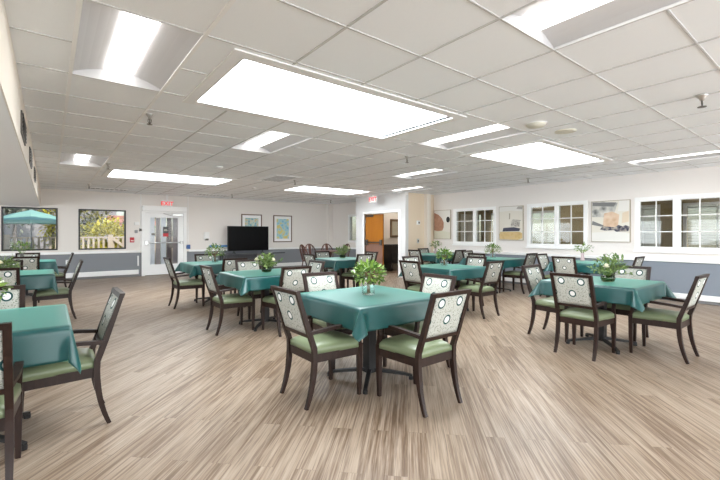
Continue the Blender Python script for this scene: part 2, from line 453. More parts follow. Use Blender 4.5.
# ------------------------------------------------------------------ ceiling with its fittings
SKY = [(1.03, 3.22, 2.58, 3.66), (4.95, 7.0, 2.58, 3.64), (.93, 3.12, 8.48, 9.56), (4.92, 7.0, 8.48, 9.56)]
SKYX = [(1.03, 3.22, -3.3, -2.2), (4.95, 7.0, -3.3, -2.2)]  # extra skylights out of view, added to even out the light
def gx(k): return .121 + .61*k
def gy(j): return 1.834 + .594*j
TRO = [(gx(0), gx(1), gy(1), gy(3)), (gx(3), gx(4), gy(-3), gy(-1)), (gx(3), gx(4), gy(4), gy(6)), (gx(6), gx(7), gy(1), gy(3)),
       (5.52, 6.12, gy(5), gy(7)), (7.27, 7.86, 6.9, 8.08), (gx(0), gx(1), gy(9), gy(11)), (gx(12), gx(13), gy(-1), gy(1))]
TROX = [(gx(0), gx(1), gy(-5), gy(-3)), (gx(7), gx(8), gy(-6), gy(-4)), (gx(11), gx(12), gy(-6), gy(-4))]  # ceiling lights behind the camera, added for more even brightness
INR = [(9.0, 9.6, 8.8, 9.9)]  # lamp added to light the small room
HALL = [(10.6, 11.2, .6, 1.8), (10.6, 11.2, 4.8, 6.0)]
holes = SKY+SKYX+TRO+TROX+INR+HALL
b = new()
for a, c, d, e in cells(-.19, 12.6, -4.05, 13.2, holes): bx(b, a, c, d, e, H, H+.02)
struct(obj('ceiling', b, 'tile'))
# suspended grid bars
b = new()
def clipped(u, v0, v1, axis):
    seg = [(v0, v1)]
    for h in SKY+SKYX+TRO+TROX:
        lo, hi = (h[0], h[1]) if axis == 'y' else (h[2], h[3]); p, q = (h[2], h[3]) if axis == 'y' else (h[0], h[1])
        m_ = .11 if h in SKY+SKYX else 0
        if lo-m_+.001 < u < hi+m_-.001:
            n_ = []
            for s, e in seg:
                if q+m_ <= s or p-m_ >= e: n_.append((s, e)); continue
                if s < p-m_: n_.append((s, p-m_))
                if e > q+m_: n_.append((q+m_, e))
            seg = n_
    return seg
k = 0
while gx(k) < 9.1:
    if k in (0, 1): k += 1; continue
    for s, e in clipped(gx(k), -4, 13.15, 'y'):
        if gx(k) > 7.9: e = min(e, 8.0)
        if gx(k) > 8.84: e = min(e, 7.9)
        if e > s: bx(b, gx(k)-.007, gx(k)+.007, s, e, H-.006, H)
    k += 1
for j in range(-9, 20):
    y = gy(j)
    for s, e in clipped(y, -.18, 9.14 if y < 7.9 else (7.93 if y < 10.36 else 8.84), 'x'): bx(b, s, e, y-.006, y+.006, H-.005, H)
struct(obj('ceiling_grid', b, 'tbar'))
b = new()
for k in (0, 1):
    for s, e in clipped(gx(k), -4, 13.15, 'y'): bx(b, gx(k)-.012, gx(k)+.012, s, e, H-.008, H)
struct(obj('ceiling_runner', b, 'runner'))

SKL = ['large frosted skylight panel nearest the camera, left of centre', 'frosted skylight panel nearest the right wall windows',
       'frosted skylight panel before the exit door', 'frosted skylight panel before the orange door', 'added unseen frosted skylight over the near end of the room', 'added unseen frosted skylight over the near right corner']
for i, s in enumerate(SKY+SKYX):
    cx, cy, hx, hy = (s[0]+s[1])/2, (s[2]+s[3])/2, (s[1]-s[0])/2, (s[3]-s[2])/2
    t = thing('skylight', SKL[i], 'skylight', (cx, cy, H), 0, 'frosted skylights in the ceiling')
    b = new(); f = .10
    for a, c, d, e in cells(-hx-f, hx+f, -hy-f, hy+f, [(-hx, hx, -hy, hy)]): bx(b, a, c, d, e, -.012, -.001)
    obj('frame', b, 'reflector', t)
    b = new(); w = .015; q = .035
    bx(b, -hx-w, hx+w, -hy-w, -hy, 0, q); bx(b, -hx-w, hx+w, hy, hy+w, 0, q); bx(b, -hx-w, -hx, -hy, hy, 0, q); bx(b, hx, hx+w, -hy, hy, 0, q)
    obj('shaft', b, 'reflector', t)
    b = new(); bx(b, -hx, hx, -hy, hy, q-.01, q); obj('diffuser', b, 'sky', t)
TL = ['recessed ceiling light at upper left, beside the low soffit', 'recessed ceiling light cut by the upper right edge of the photo', 'recessed ceiling light directly behind the nearest skylight',
      'recessed ceiling light between the two nearest skylights', 'recessed ceiling light in front of the orange door exit sign', 'recessed ceiling light closest to the orange doorway',
      'small-looking recessed ceiling light in front of the parasol window', 'recessed ceiling light along the right wall, over the paned windows', 'added unseen recessed light at the near end by the soffit', 'added unseen recessed light at the near end, middle',
      'added unseen recessed light at the near end by the right wall', 'added recessed light in the small room behind the orange door', 'recessed hall light behind the nearest paned windows', 'recessed hall light behind the middle paned windows']
for i, s in enumerate(TRO+TROX+INR+HALL):
    cx, cy, hx, hy = (s[0]+s[1])/2, (s[2]+s[3])/2, (s[1]-s[0])/2-.001, (s[3]-s[2])/2-.001
    t = thing('ceiling_light', TL[i], 'ceiling light', (cx, cy, H), 0, 'recessed fluorescent ceiling lights')
    b = new(); N = 12
    for kk in range(N):
        x0, x1 = -hx+2*hx*kk/N, -hx+2*hx*(kk+1)/N
        z0, z1 = [.012+.075*(1-(x/hx)**2) for x in (x0, x1)]
        poly(b, [(x0, -hy, z0), (x1, -hy, z1), (x1, hy, z1), (x0, hy, z0)])
        for y in (-hy, hy): poly(b, [(x0, y, 0), (x1, y, 0), (x1, y, z1), (x0, y, z0)])
    for x in (-hx, hx): poly(b, [(x, -hy, 0), (x, hy, 0), (x, hy, .012), (x, -hy, .012)])
    obj('reflector', b, 'trough', t)
    b = new(); w, q = .095, 8
    ring = [(w*math.cos(PI*kk/q), .075-.055*math.sin(PI*kk/q)) for kk in range(q+1)]
    L = hy-.03
    for p, p2 in zip(ring, ring[1:]): poly(b, [(p[0], -L, p[1]), (p2[0], -L, p2[1]), (p2[0], L, p2[1]), (p[0], L, p[1])])
    for y in (-L, L): poly(b, [(p[0], y, p[1]) for p in ring])
    obj('diffuser', b, 'hall_light' if s in HALL+INR else 'light', t)

# sprinklers
def sprinkler(x, y, label, big=1.0):
    t = thing('sprinkler', label, 'sprinkler', (x, y, H), 0, 'ceiling sprinklers')
    b = new(); lathe(b, [(.04*big, 0), (.034*big, -.012), (.018*big, -.03), (.011*big, -.05)], 14); o = obj('escutcheon', b, 'chrome', t, True)
    b = new(); tube(b, [(-.012, 0, -.05), (-.016, 0, -.075), (0, 0, -.098)], .0035, 6); tube(b, [(.012, 0, -.05), (.016, 0, -.075), (0, 0, -.098)], .0035, 6); tube(b, [(0, 0, -.05), (0, 0, -.095)], .004, 6)
    obj('yoke', b, 'bronze', t)
    b = new(); lathe(b, [(.006, -.098), (.026*big, -.10), (.026*big, -.104), (.004, -.106)], 12); obj('deflector', b, 'bronze', t)
for x, y, l in ((.78, 4.37, 'ceiling sprinkler between the upper left light and the soffit'), (4.28, 4.3, 'ceiling sprinkler past the far right corner of the nearest skylight'),
                (4.39, .86, 'largest ceiling sprinkler, at the right edge of the photo'), (.77, 7.8, 'ceiling sprinkler beside the small left ceiling light'), (.74, 11.34, 'ceiling sprinkler above the second window from left'),
                (4.24, 7.72, 'ceiling sprinkler between the two far skylights'), (4.27, 11.6, 'ceiling sprinkler above the wall by the black television'),
                (7.72, 11.5, 'ceiling sprinkler in the far corner by the closet wall'), (7.97, 4.4, 'ceiling sprinkler above the right wall paned windows')):
    sprinkler(x, y, l, 1.25 if y < 1 else 1.0)
# speaker and smoke detector discs
t = thing('smoke_detector', 'round grey vented disc on the ceiling, left of the beige one', 'smoke detector', (4.13, 2.19, H))
b = new(); lathe(b, [(.10, 0), (.10, -.012), (.085, -.03), (.03, -.036)], 24); obj('body', b, 'offwhite', t, True)
b = new(); lathe(b, [(.115, 0), (.115, -.006), (.02, -.007)], 24); obj('flange', b, 'white', t)
t = thing('ceiling_speaker', 'round yellowed speaker grille on the ceiling, right of the grey disc', 'speaker', (4.68, 2.13, H))
b = new(); lathe(b, [(.115, 0), (.115, -.008), (.09, -.014), (.02, -.016)], 24); obj('grille', b, 'offwhite', t, True)
t = thing('smoke_detector', 'small round detector on the ceiling before the exit door', 'smoke detector', (2.35, 7.0, H)); b = new(); lathe(b, [(.06, 0), (.06, -.02), (.03, -.04)], 20); obj('body', b, 'white', t)
t = thing('smoke_detector', 'small round detector on the ceiling above the black television', 'smoke detector', (4.1, 9.6, H)); b = new(); lathe(b, [(.06, 0), (.06, -.02), (.03, -.04)], 20); obj('body', b, 'white', t)
def vent(x, y, sx, sy, label, n=7):
    t = thing('ceiling_vent', label, 'vent', (x, y, H), 0, 'ceiling air vents')
    b = new()
    for a, c, d, e in cells(-sx, sx, -sy, sy, [(-sx+.03, sx-.03, -sy+.03, sy-.03)]): bx(b, a, c, d, e, -.012, 0)
    obj('frame', b, 'reflector', t)
    b = new(); bx(b, -sx+.03, sx-.03, -sy+.03, sy-.03, -.002, -.001); obj('backing', b, 'grey', t)
    for i in range(n):
        b = new(); xx = -sx+.03+(i+.5)*(2*sx-.06)/n; bx(b, xx-.012, xx+.004, -sy+.03, sy-.03, -.011, -.004); obj('slat', b, 'reflector', t)
vent(3.85, 7.75, .28, .5, 'square ceiling vent left of the far middle sprinkler'); vent(8.52, 3.75, .16, .33, 'dark ceiling vent near the wall above the middle paned windows', 5)
vent(3.9, 12.2, .5, .2, 'ceiling vent against the back wall beside the exit door', 9); vent(7.2, 11.9, .3, .3, 'ceiling vent near the far back corner'); vent(1.2, 12.3, .45, .2, 'ceiling vent above the two garden windows', 8)
# vents in the soffit face
for i, (y, z, w, l) in enumerate(((4.45, 2.14, .30, 'nearest dark vent in the soffit face'), (6.1, 2.14, .28, 'middle dark vent in the soffit face'), (7.75, 2.14, .28, 'farthest dark vent in the soffit face'))):
    t = thing('wall_vent', l, 'vent', (-.182, y, z), 0, 'vents in the soffit face')
    b = new(); bx(b, 0, .012, -w, w, -.09, .09); obj('frame', b, 'bronze', t)
    for k in range(5): b = new(); zz = -.065+.0325*k; bx(b, .012, .018, -w+.02, w-.02, zz-.006, zz+.006); obj('slat', b, 'black', t)

# ------------------------------------------------------------------ wall fittings
def exit_sign(loc, rz, label, hang=None):
    t = thing('exit_sign', label, 'exit sign', loc, rz)
    b = new(); rbox(b, -.155, .155, -.045, 0, 0, .19, .008); obj('housing', b, 'white', t)
    cu = bpy.data.curves.new('exit_lettering', 'FONT'); cu.body = 'EXIT'; cu.align_x = 'CENTER'; cu.size = .165; cu.extrude = .002; cu.space_character = 1.05; cu.offset = .003
    tmp = bpy.data.objects.new('lettering_curve', cu); COL.objects.link(tmp); bpy.context.view_layer.update()
    me = bpy.data.meshes.new_from_object(tmp.evaluated_get(bpy.context.evaluated_depsgraph_get())); bpy.data.objects.remove(tmp)
    o = bpy.data.objects.new('lettering', me); COL.objects.link(o); o.parent = t; o.location = (0, -.048, .04); o.rotation_euler = (PI/2, 0, 0)
    me.materials.clear(); me.materials.append(mat('exit_red', (.8, .02, .02), rough=.4, emit=(1, .05, .05), estr=.15))
    b = new(); bx(b, -.03, .03, -.04, -.005, .19, hang); obj('bracket', b, 'white', t)
exit_sign((2.805, YB-.12, 2.075), 0, 'lit red EXIT sign above the glass exit door', H-2.075)
exit_sign((7.62, 9.05, 2.19), -PI/2, 'lit red EXIT sign above the orange doorway', H-2.19)
def box_thing(name, label, cat, x0, x1, z0, z1, d, m, part='body', y=YB):
    t = thing(name, label, cat, ((x0+x1)/2, y, z0)); w = (x1-x0)/2
    b = new(); rbox(b, -w, w, -d, 0, 0, z1-z0, min(.012, d/3)); obj(part, b, m, t); return t, w, z1-z0
t, w, h = box_thing('fire_alarm_pull', 'small red fire alarm pull station left of the exit door', 'fire alarm', 1.84, 1.95, 1.0, 1.15, .04, 'red')
b = new(); bx(b, -.035, .035, -.05, -.04, .04, .06); obj('pull_handle', b, 'white', t)
t, w, h = box_thing('alarm_horn', 'white alarm horn high on the wall left of the exit door', 'alarm', 1.95, 2.08, 1.51, 1.60, .05, 'white')
t = thing('door_bell', 'small round grey button left of the wall camera', 'button', (2.0, YB, 1.32)); b = new(); rbox(b, -.04, .04, -.03, 0, -.045, .045, .01); obj('body', b, 'grey', t)
t = thing('wall_camera', 'small grey dome camera on the wall beside the exit door', 'camera', (2.11, YB, 1.37)); b = new(); rbox(b, -.03, .03, -.02, 0, -.05, .05, .008); obj('mount', b, 'grey', t)
b = new(); lathe(b, [(.035, 0), (.035, .03), (.022, .05), (.005, .055)], 14, (0, -.06, -.03)); obj('lens_dome', b, 'bronze', t, True)
t, w, h = box_thing('sanitizer_dispenser', 'white soap dispenser with dark tray right of the exit door', 'dispenser', 3.92, 4.08, 1.07, 1.31, .10, 'white')
b = new(); rbox(b, -.05, .05, -.11, -.01, -.03, .03, .008); obj('drip_tray', b, 'bronze', t)
t, w, h = box_thing('door_push_plate', 'small blue square door button right of the exit door', 'button', 3.37, 3.51, .775, .91, .03, 'blue')
t, w, h = box_thing('wall_shelf', 'white wall ledge with blue edge, left of the television', 'shelf', 4.06, 4.90, .80, .86, .14, 'white', 'board')
b = new(); rbox(b, -.42, .42, -.155, -.14, .02, .085, .004); obj('blue_edge', b, mat('pale_blue', (.10, .28, .55), rough=.4), t)
box_thing('wall_switch', 'narrow white plate low on the grey wall left of the exit door', 'plate', 2.03, 2.07, .31, .61, .03, 'white', 'plate')
t, w, h = box_thing('power_outlet', 'white power outlet on the grey wall under the left windows', 'outlet', .34, .44, .43, .55, .012, 'white', 'plate')
b = new(); bx(b, -.02, .02, -.015, -.012, .02, .05); bx(b, -.02, .02, -.015, -.012, .07, .10); obj('socket', b, 'grey', t)
def conduit(x, z0, z1, label, y=YB):
    t = thing('conduit', label, 'conduit', (x, y-.012, z0), 0, 'thin conduits on the back wall'); b = new(); tube(b, [(0, 0, 0), (0, 0, z1-z0)], .012, 6); obj('pipe', b, 'trim', t)
conduit(2.12, .75, H, 'thin conduit on the wall left of the exit door'); conduit(3.44, .92, H, 'thin conduit on the wall right of the exit door')
t = thing('thermostat', 'white thermostat with dark display on the beige closet wall', 'thermostat', (8.46, 8.05, 1.52)); b = new(); rbox(b, -.065, .065, -.03, 0, 0, .12, .008); obj('body', b, 'white', t)
b = new(); bx(b, -.01, .045, -.033, -.03, .03, .085); obj('display', b, 'bronze', t)
t = thing('wall_phone_jack', 'small steel plate below the thermostat', 'plate', (8.46, 8.05, .98)); b = new(); rbox(b, -.045, .045, -.012, 0, 0, .13, .004); obj('plate', b, 'chrome', t)
b = new(); bx(b, -.02, .02, -.02, -.012, .04, .09); obj('socket', b, 'bronze', t)
t = thing('motion_sensor', 'small white sensor at the top corner of the closet wall', 'sensor', (7.99, 8.05, 2.36)); b = new(); rbox(b, -.03, .03, -.04, 0, 0, .07, .008); obj('body', b, 'white', t)

# pictures
def flat(bm, pts, y, mi): poly(bm, [(p[0], y, p[1]) for p in pts], mi)
def disc(cx, cz, rx, rz, a0=0, a1=2*PI, n=24): return [(cx+rx*math.cos(a0+(a1-a0)*k/n), cz+rz*math.sin(a0+(a1-a0)*k/n)) for k in range(n+(0 if a1-a0 > 6.2 else 1))]
def art_mat(name, cols, scale=6, seed=0):
    m = mat(name, rough=.6, spec=.2); t = NT(m)
    n = t.noise(t.mapping(t.coord(), loc=(seed, seed*.7, seed*1.3)), scale, 4, .65)
    n2 = t.n('ShaderNodeTexVoronoi'); n2.inputs['Scale'].default_value = scale*1.6; t.link(t.mapping(t.coord(), loc=(seed, 0, seed)), n2.inputs['Vector'])
    f = t.m('ADD', t.m('MULTIPLY', n, .7), t.m('MULTIPLY', n2.outputs['Distance'], .35))
    st = [(.3+.5*i/(len(cols)-1), c) for i, c in enumerate(cols)]
    t.base(t.ramp(f, st)); return m
def framed(x0, x1, z0, z1, label, art):
    w, h = (x1-x0)/2, z1-z0
    t = thing('framed_picture', label, 'picture', ((x0+x1)/2, YB, z0), 0, 'framed prints on the back wall')
    b = new(); f = .035
    for a, c, d, e in cells(-w, w, 0, h, [(-w+f, w-f, f, h-f)]): bx(b, a, c, -.03, -.001, d, e)
    obj('frame', b, make_wood('frame_wood', (.13, .085, .06), (.19, .12, .085)), t)
    b = new(); bx(b, -w+f, w-f, -.016, -.002, f, h-f); obj('mat_board', b, 'trim', t)
    b = new(); q = .13; bx(b, -w+q, w-q, -.018, -.0165, q, h-q); obj('print', b, art, t)
framed(5.17, 5.92, 1.17, 1.935, 'framed colourful print half hidden behind the television', art_mat('print_map', [(.75, .72, .62), (.12, .35, .48), (.62, .72, .62), (.66, .44, .18), (.25, .3, .4)], 7, 3))
framed(6.36, 7.11, .95, 1.93, 'framed blue and yellow print to the right of the television', art_mat('print_blue', [(.16, .42, .58), (.30, .58, .70), (.45, .68, .72), (.80, .66, .16), (.55, .60, .62)], 6, 9))

def canvas(y0, y1, z0, z1, label, shapes):
    w, h = (y1-y0)/2, z1-z0                    # local x runs to the right seen from the room (towards -y)
    t = thing('canvas_painting', label, 'painting', (XR, (y0+y1)/2, z0), -PI/2, 'canvas paintings on the right wall')
    b = new(); bx(b, -w, w, -.035, -.001, 0, h); mats = [mat('canvas_cream', (.76, .72, .64), rough=.7)]
    yy = -.0354
    for pts, m in shapes:
        if m not in mats: mats.append(m)
        flat(b, [((p[0]*2-1)*w, p[1]*h) for p in pts], yy, mats.index(m)); yy -= .0003
    obj('canvas', b, mats, t)
    b = new(); f = .012
    for a, c, d, e in cells(-w-f, w+f, -f, h+f, [(-w, w, 0, h)]): bx(b, a, c, -.038, -.001, d, e)
    obj('frame', b, mat('thin_frame', (.42, .36, .28), rough=.5), t)
am = lambda n, c: mat(n, c, rough=.7)
canvas(7.40, 8.0, 1.11, 1.94, 'abstract canvas with a terracotta half disc and black dot', [
    ([(0, .62), (.5, .55), (1, .66), (1, 1), (0, 1)], am('art_white', (.80, .78, .74))),
    ([(0, 0), (1, 0), (1, .22), (.3, .3), (0, .26)], am('art_pale', (.70, .68, .56))),
    ([(0, .30), (.25, .265), (.52, .29), (.60, .40), (.60, .58), (.48, .73), (.28, .85), (0, .93)], art_mat('art_terracotta', [(.42, .22, .15), (.50, .28, .19), (.55, .33, .24)], 9, 2)),
    (disc(.87, .67, .115, .10), am('art_black', (.02, .02, .02)))])
canvas(5.17, 5.81, 1.10, 1.935, 'abstract canvas of a dark boat shape on an ochre block', [
    ([(0, .85), (.5, .88), (1, .84), (1, 1), (0, 1)], am('art_white', (.80, .78, .74))),
    ([(.02, .02), (.80, .0), (.98, .05), (.98, .20), (.86, .24), (.04, .24), (0, .16)], art_mat('art_ochre', [(.55, .38, .16), (.66, .49, .24), (.60, .45, .28)], 8, 5)),
    ([(.14, .25), (.86, .26), (.90, .34), (.62, .38), (.18, .36)], am('art_navy', (.05, .055, .09))),
    ([(.5, .4), (.88, .38), (.88, .55), (.95, .58), (.60, .62), (.52, .55)], art_mat('art_grey', [(.2, .19, .18), (.5, .47, .42), (.7, .67, .6)], 14, 4)),
    ([(.42, .62), (.47, .62), (.48, .80), (.43, .80)], am('art_umber', (.40, .36, .28))), ([(.74, .92), (.98, .90), (1, .99), (.80, .99)], am('art_stone', (.40, .38, .35)))])
canvas(2.90, 3.60, 1.09, 1.925, 'abstract canvas with dark smears and a peach patch', [
    ([(0, .62), (.4, .60), (.62, .72), (.70, .95), (.3, 1), (0, 1)], art_mat('art_smear', [(.12, .12, .12), (.40, .40, .38), (.62, .60, .55), (.74, .72, .68)], 6, 7)),
    ([(.02, .9), (.6, .86), (.66, .96), (.02, .985)], am('art_graphite', (.20, .20, .20))),
    ([(.30, .36), (.70, .34), (.74, .66), (.55, .74), (.34, .70)], art_mat('art_peach', [(.60, .40, .26), (.72, .53, .38), (.78, .64, .50)], 7, 6)),
    ([(.80, .45), (.98, .48), (.98, .74), (.82, .70)], am('art_sand', (.74, .62, .47))), ([(.0, .42), (.32, .36), (.33, .40), (.02, .52)], am('art_graphite', (.20, .20, .20))),
    ([(.22, .30), (.36, .27), (.60, .28), (.66, .24), (.97, .25), (1, .36), (.90, .40), (.82, .37), (.72, .41), (.62, .35), (.44, .37), (.30, .38)], art_mat('art_smudge', [(.02, .02, .03), (.10, .10, .13), (.45, .40, .35), (.74, .68, .60)], 9, 11)),
    ([(.70, .74), (.97, .74), (1, .99), (.74, 1)], am('art_white', (.80, .78, .74))),
    ([(0, 0), (1, 0), (1, .2), (.6, .25), (0, .22)], am('art_white', (.80, .78, .74)))])

# ------------------------------------------------------------------ television and its table
t = thing('media_table', 'long charcoal low table under the television', 'table', (5.55, 12.93, 0))
b = new(); rbox(b, -1.15, .62, -.22, .22, .56, .60, .006); obj('table_top', b, 'charcoal', t)
b = new(); bx(b, -1.05, .55, .12, .15, .03, .56); bx(b, -1.05, -1.02, -.2, .15, .03, .56); bx(b, .52, .55, -.2, .15, .03, .56); obj('cabinet_panel', b, 'charcoal', t)
for x in (-1.12, .58):
    for y in (-.18, .17): b = new(); bx(b, x-.02, x+.02, y-.02, y+.02, 0, .56); obj('leg', b, 'charcoal', t)
t = thing('wall_rail', 'thin dark rail on the grey wall right of the television', 'rail', (6.45, YB, .55))
b = new(); rbox(b, -.35, .35, -.08, -.05, 0, .04, .006); obj('bar', b, 'charcoal', t)
for x in (-.28, .28): b = new(); bx(b, x-.012, x+.012, -.055, 0, .01, .03); obj('bracket', b, 'charcoal', t)
t = thing('television', 'large black flat television on the low charcoal table', 'television', (5.28, 12.82, .60))
b = new(); rbox(b, -.715, .715, -.02, .03, .09, .91, .008); obj('housing', b, 'black', t)
b = new(); bx(b, -.70, .70, -.0215, -.02, .105, .895); obj('screen', b, 'screen', t)
for x in (-.5, .5): b = new(); sweep(b, [(x, -.1, .008), (x, .0, .05), (x, .01, .1)], (.03, .012)); sweep(b, [(x, .1, .008), (x, .01, .05)], (.03, .012)); obj('foot', b, 'black', t)

# ------------------------------------------------------------------ dining armchair
def bez(p0, p1, p2, n=6):
    P = [Vector(p) for p in (p0, p1, p2)]
    return [tuple(P[0]*(1-k/n)**2 + P[1]*2*(k/n)*(1-k/n) + P[2]*(k/n)**2) for k in range(n+1)]
def back_y(z):                      # line of the back posts above the seat
    return -.200 - .137*((z-.42)/.425)
def make_chair():
    t = thing('dining_armchair', 'x', 'chair', (0, 0, 0), 0, 'dining armchairs around the green tables')
    # seat cushion: crowned, wider at the front
    b = new(); nx, ny = 14, 14; top = []
    def outline(u, v):
        w = .178 + .034*(v*.5+.5); x = u*w; y = -.195 + (v*.5+.5)*.425
        return x, y - .018*(u*u)*(v*.5+.5)
    grid = []
    for j in range(ny+1):
        row = []
        for i in range(nx+1):
            u, v = -1+2*i/nx, -1+2*j/ny
            x, y = outline(u, v); e = max(abs(u), abs(v))**6
            row.append(b.verts.new((x, y, .452 - .030*e - .010*(u*u+v*v)*.5)))
        grid.append(row)
    for j in range(ny):
        for i in range(nx): b.faces.new((grid[j][i], grid[j][i+1], grid[j+1][i+1], grid[j+1][i]))
    rim = [grid[0][i] for i in range(nx)] + [grid[j][nx] for j in range(ny)] + [grid[ny][i] for i in range(nx, 0, -1)] + [grid[j][0] for j in range(ny, 0, -1)]
    low = [b.verts.new((v.co.x*1.02, v.co.y*1.01, .372)) for v in rim]
    for k in range(len(rim)): b.faces.new((rim[k], low[k], low[(k+1)%len(rim)], rim[(k+1)%len(rim)]))
    b.faces.new(low)
    obj('seat', b, 'seat', t, True)
    # apron
    b = new()
    z0, z1 = .315, .376
    pts = [(-.185, -.20), (.185, -.20), (.212, .205), (.17, .232), (.0, .240), (-.17, .232), (-.212, .205)]
    v0 = [b.verts.new((x, y, z0)) for x, y in pts]; v1 = [b.verts.new((x, y, z1)) for x, y in pts]
    for k in range(len(pts)): b.faces.new((v0[k], v0[(k+1)%len(pts)], v1[(k+1)%len(pts)], v1[k]))
    b.faces.new(v0[::-1]); b.faces.new(v1)
    obj('seat_frame', b, 'wood', t)
    for s in (-1, 1):
        # rear leg running up into the back post
        path = bez((s*.187, -.262, 0), (s*.187, -.195, .16), (s*.186, -.193, .36), 8)
        path += [(s*.186, -.196, .42)] + [(s*.186, back_y(z), z) for z in (.55, .70, .842)]
        secs = [(.024+.008*min(k, 5)/5, .024+.012*min(k, 6)/6) for k in range(9)] + [(.032, .036), (.032, .034), (.032, .030), (.032, .026)]
        b = new(); sweep(b, path, secs); obj('leg', b, 'wood', t)
        # front leg
        b = new(); sweep(b, [(s*.198, .204, 0), (s*.198, .206, .20), (s*.198, .206, .40)], [(.024, .024), (.034, .034), (.038, .038)]); obj('leg', b, 'wood', t)
        # arm: along, then turning down into the front leg
        path = [(s*.190, -.235, .535), (s*.203, -.12, .548), (s*.209, .0, .556)] + bez((s*.210, .09, .557), (s*.210, .205, .560), (s*.204, .188, .475), 5)[0:] + [(s*.199, .205, .395)]
        n = len(path); secs = [(.026, .024)]+[(.036, .024)]*(n-4)+[(.03, .026), (.03, .028), (.03, .03)]
        b = new(); sweep(b, path, secs); obj('arm', b, 'wood', t)
    # rails of the back
    def rail(za, zb, w, d):
        b = new(); ya, yb = back_y(za), back_y(zb)
        v = []
        for y, z in ((ya, za), (yb, zb)):
            for x in (-w, w):
                for q in (-d/2, d/2): v.append(b.verts.new((x, y+q, z)))
        for f in ((0, 1, 3, 2), (4, 6, 7, 5), (0, 4, 5, 1), (2, 3, 7, 6), (0, 2, 6, 4), (1, 5, 7, 3)): b.faces.new([v[i] for i in f])
        return b
    obj('top_rail', rail(.815, .845, .2025, .032), 'wood', t)
    obj('lower_rail', rail(.498, .525, .171, .026), 'wood', t)
    # upholstered back, padded on both faces
    b = new(); nx, nz = 10, 10; g = {}
    for side in (0, 1):
        for j in range(nz+1):
            for i in range(nx+1):
                u, v = -1+2*i/nx, -1+2*j/nz
                z = .525 + (v*.5+.5)*.29; th = .009 + .015*(1-u**4)*(1-v**4)
                g[side, i, j] = b.verts.new((u*.171, back_y(z) + (th if side else -th*.75), z))
    for side in (0, 1):
        for j in range(nz):
            for i in range(nx): b.faces.new([g[side, a, c] for a, c in ((i, j), (i+1, j), (i+1, j+1), (i, j+1))])
    for j in range(nz):
        for i in (0, nx): b.faces.new((g[0, i, j], g[0, i, j+1], g[1, i, j+1], g[1, i, j]))
    for i in range(nx):
        for j in (0, nz): b.faces.new((g[0, i, j], g[0, i+1, j], g[1, i+1, j], g[1, i, j]))
    obj('backrest', b, 'fabric', t, True)
    return t
chair0 = make_chair(); used = []
FACE = {'-x': -PI/2, '+x': PI/2, '-y': 0.0, '+y': PI}      # side of the table -> rotation, chair front is local +y
def place_chair(bx_, by_, side, label, tw=0):
    """(bx_, by_) is the top of the back in plan; side tells which edge of the table it stands at"""
    rz = FACE[side] + math.radians(tw); f = Vector((-math.sin(rz), math.cos(rz)))
    loc = (bx_ + f.x*.337, by_ + f.y*.337, 0)
    if not used:
        chair0.location = loc; chair0.rotation_euler = (0, 0, rz); chair0['label'] = label; used.append(1); return chair0
    return dup(chair0, loc, rz, label)

# ------------------------------------------------------------------ table and cloth
TT = .712
def make_table():
    t = thing('pedestal_table', 'x', 'table', (0, 0, 0), 0, 'square pedestal tables')
    b = new(); rbox(b, -.45, .45, -.45, .45, TT-.03, TT, .006); obj('table_top', b, 'wood', t)
    b = new(); sweep(b, [(0, 0, .05), (0, 0, TT-.03)], (.085, .085)); obj('column', b, 'iron', t)
    b = new(); bx(b, -.2, .2, -.03, .03, TT-.05, TT-.03); bx(b, -.03, .03, -.2, .2, TT-.05, TT-.03); obj('top_bracket', b, 'iron', t)
    for k in range(4):
        a = k*PI/2+PI/4; c, s = math.cos(a), math.sin(a)
        b = new(); sweep(b, [(c*.03, s*.03, .075), (c*.30, s*.30, .045), (c*.365, s*.365, .03)], [(.036, .03), (.03, .022), (.03, .02)], Vector((-s, c, 0)))
        lathe(b, [(.02, 0), (.02, .025)], 10, (c*.355, s*.355, 0)); obj('leg', b, 'iron', t)
    return t
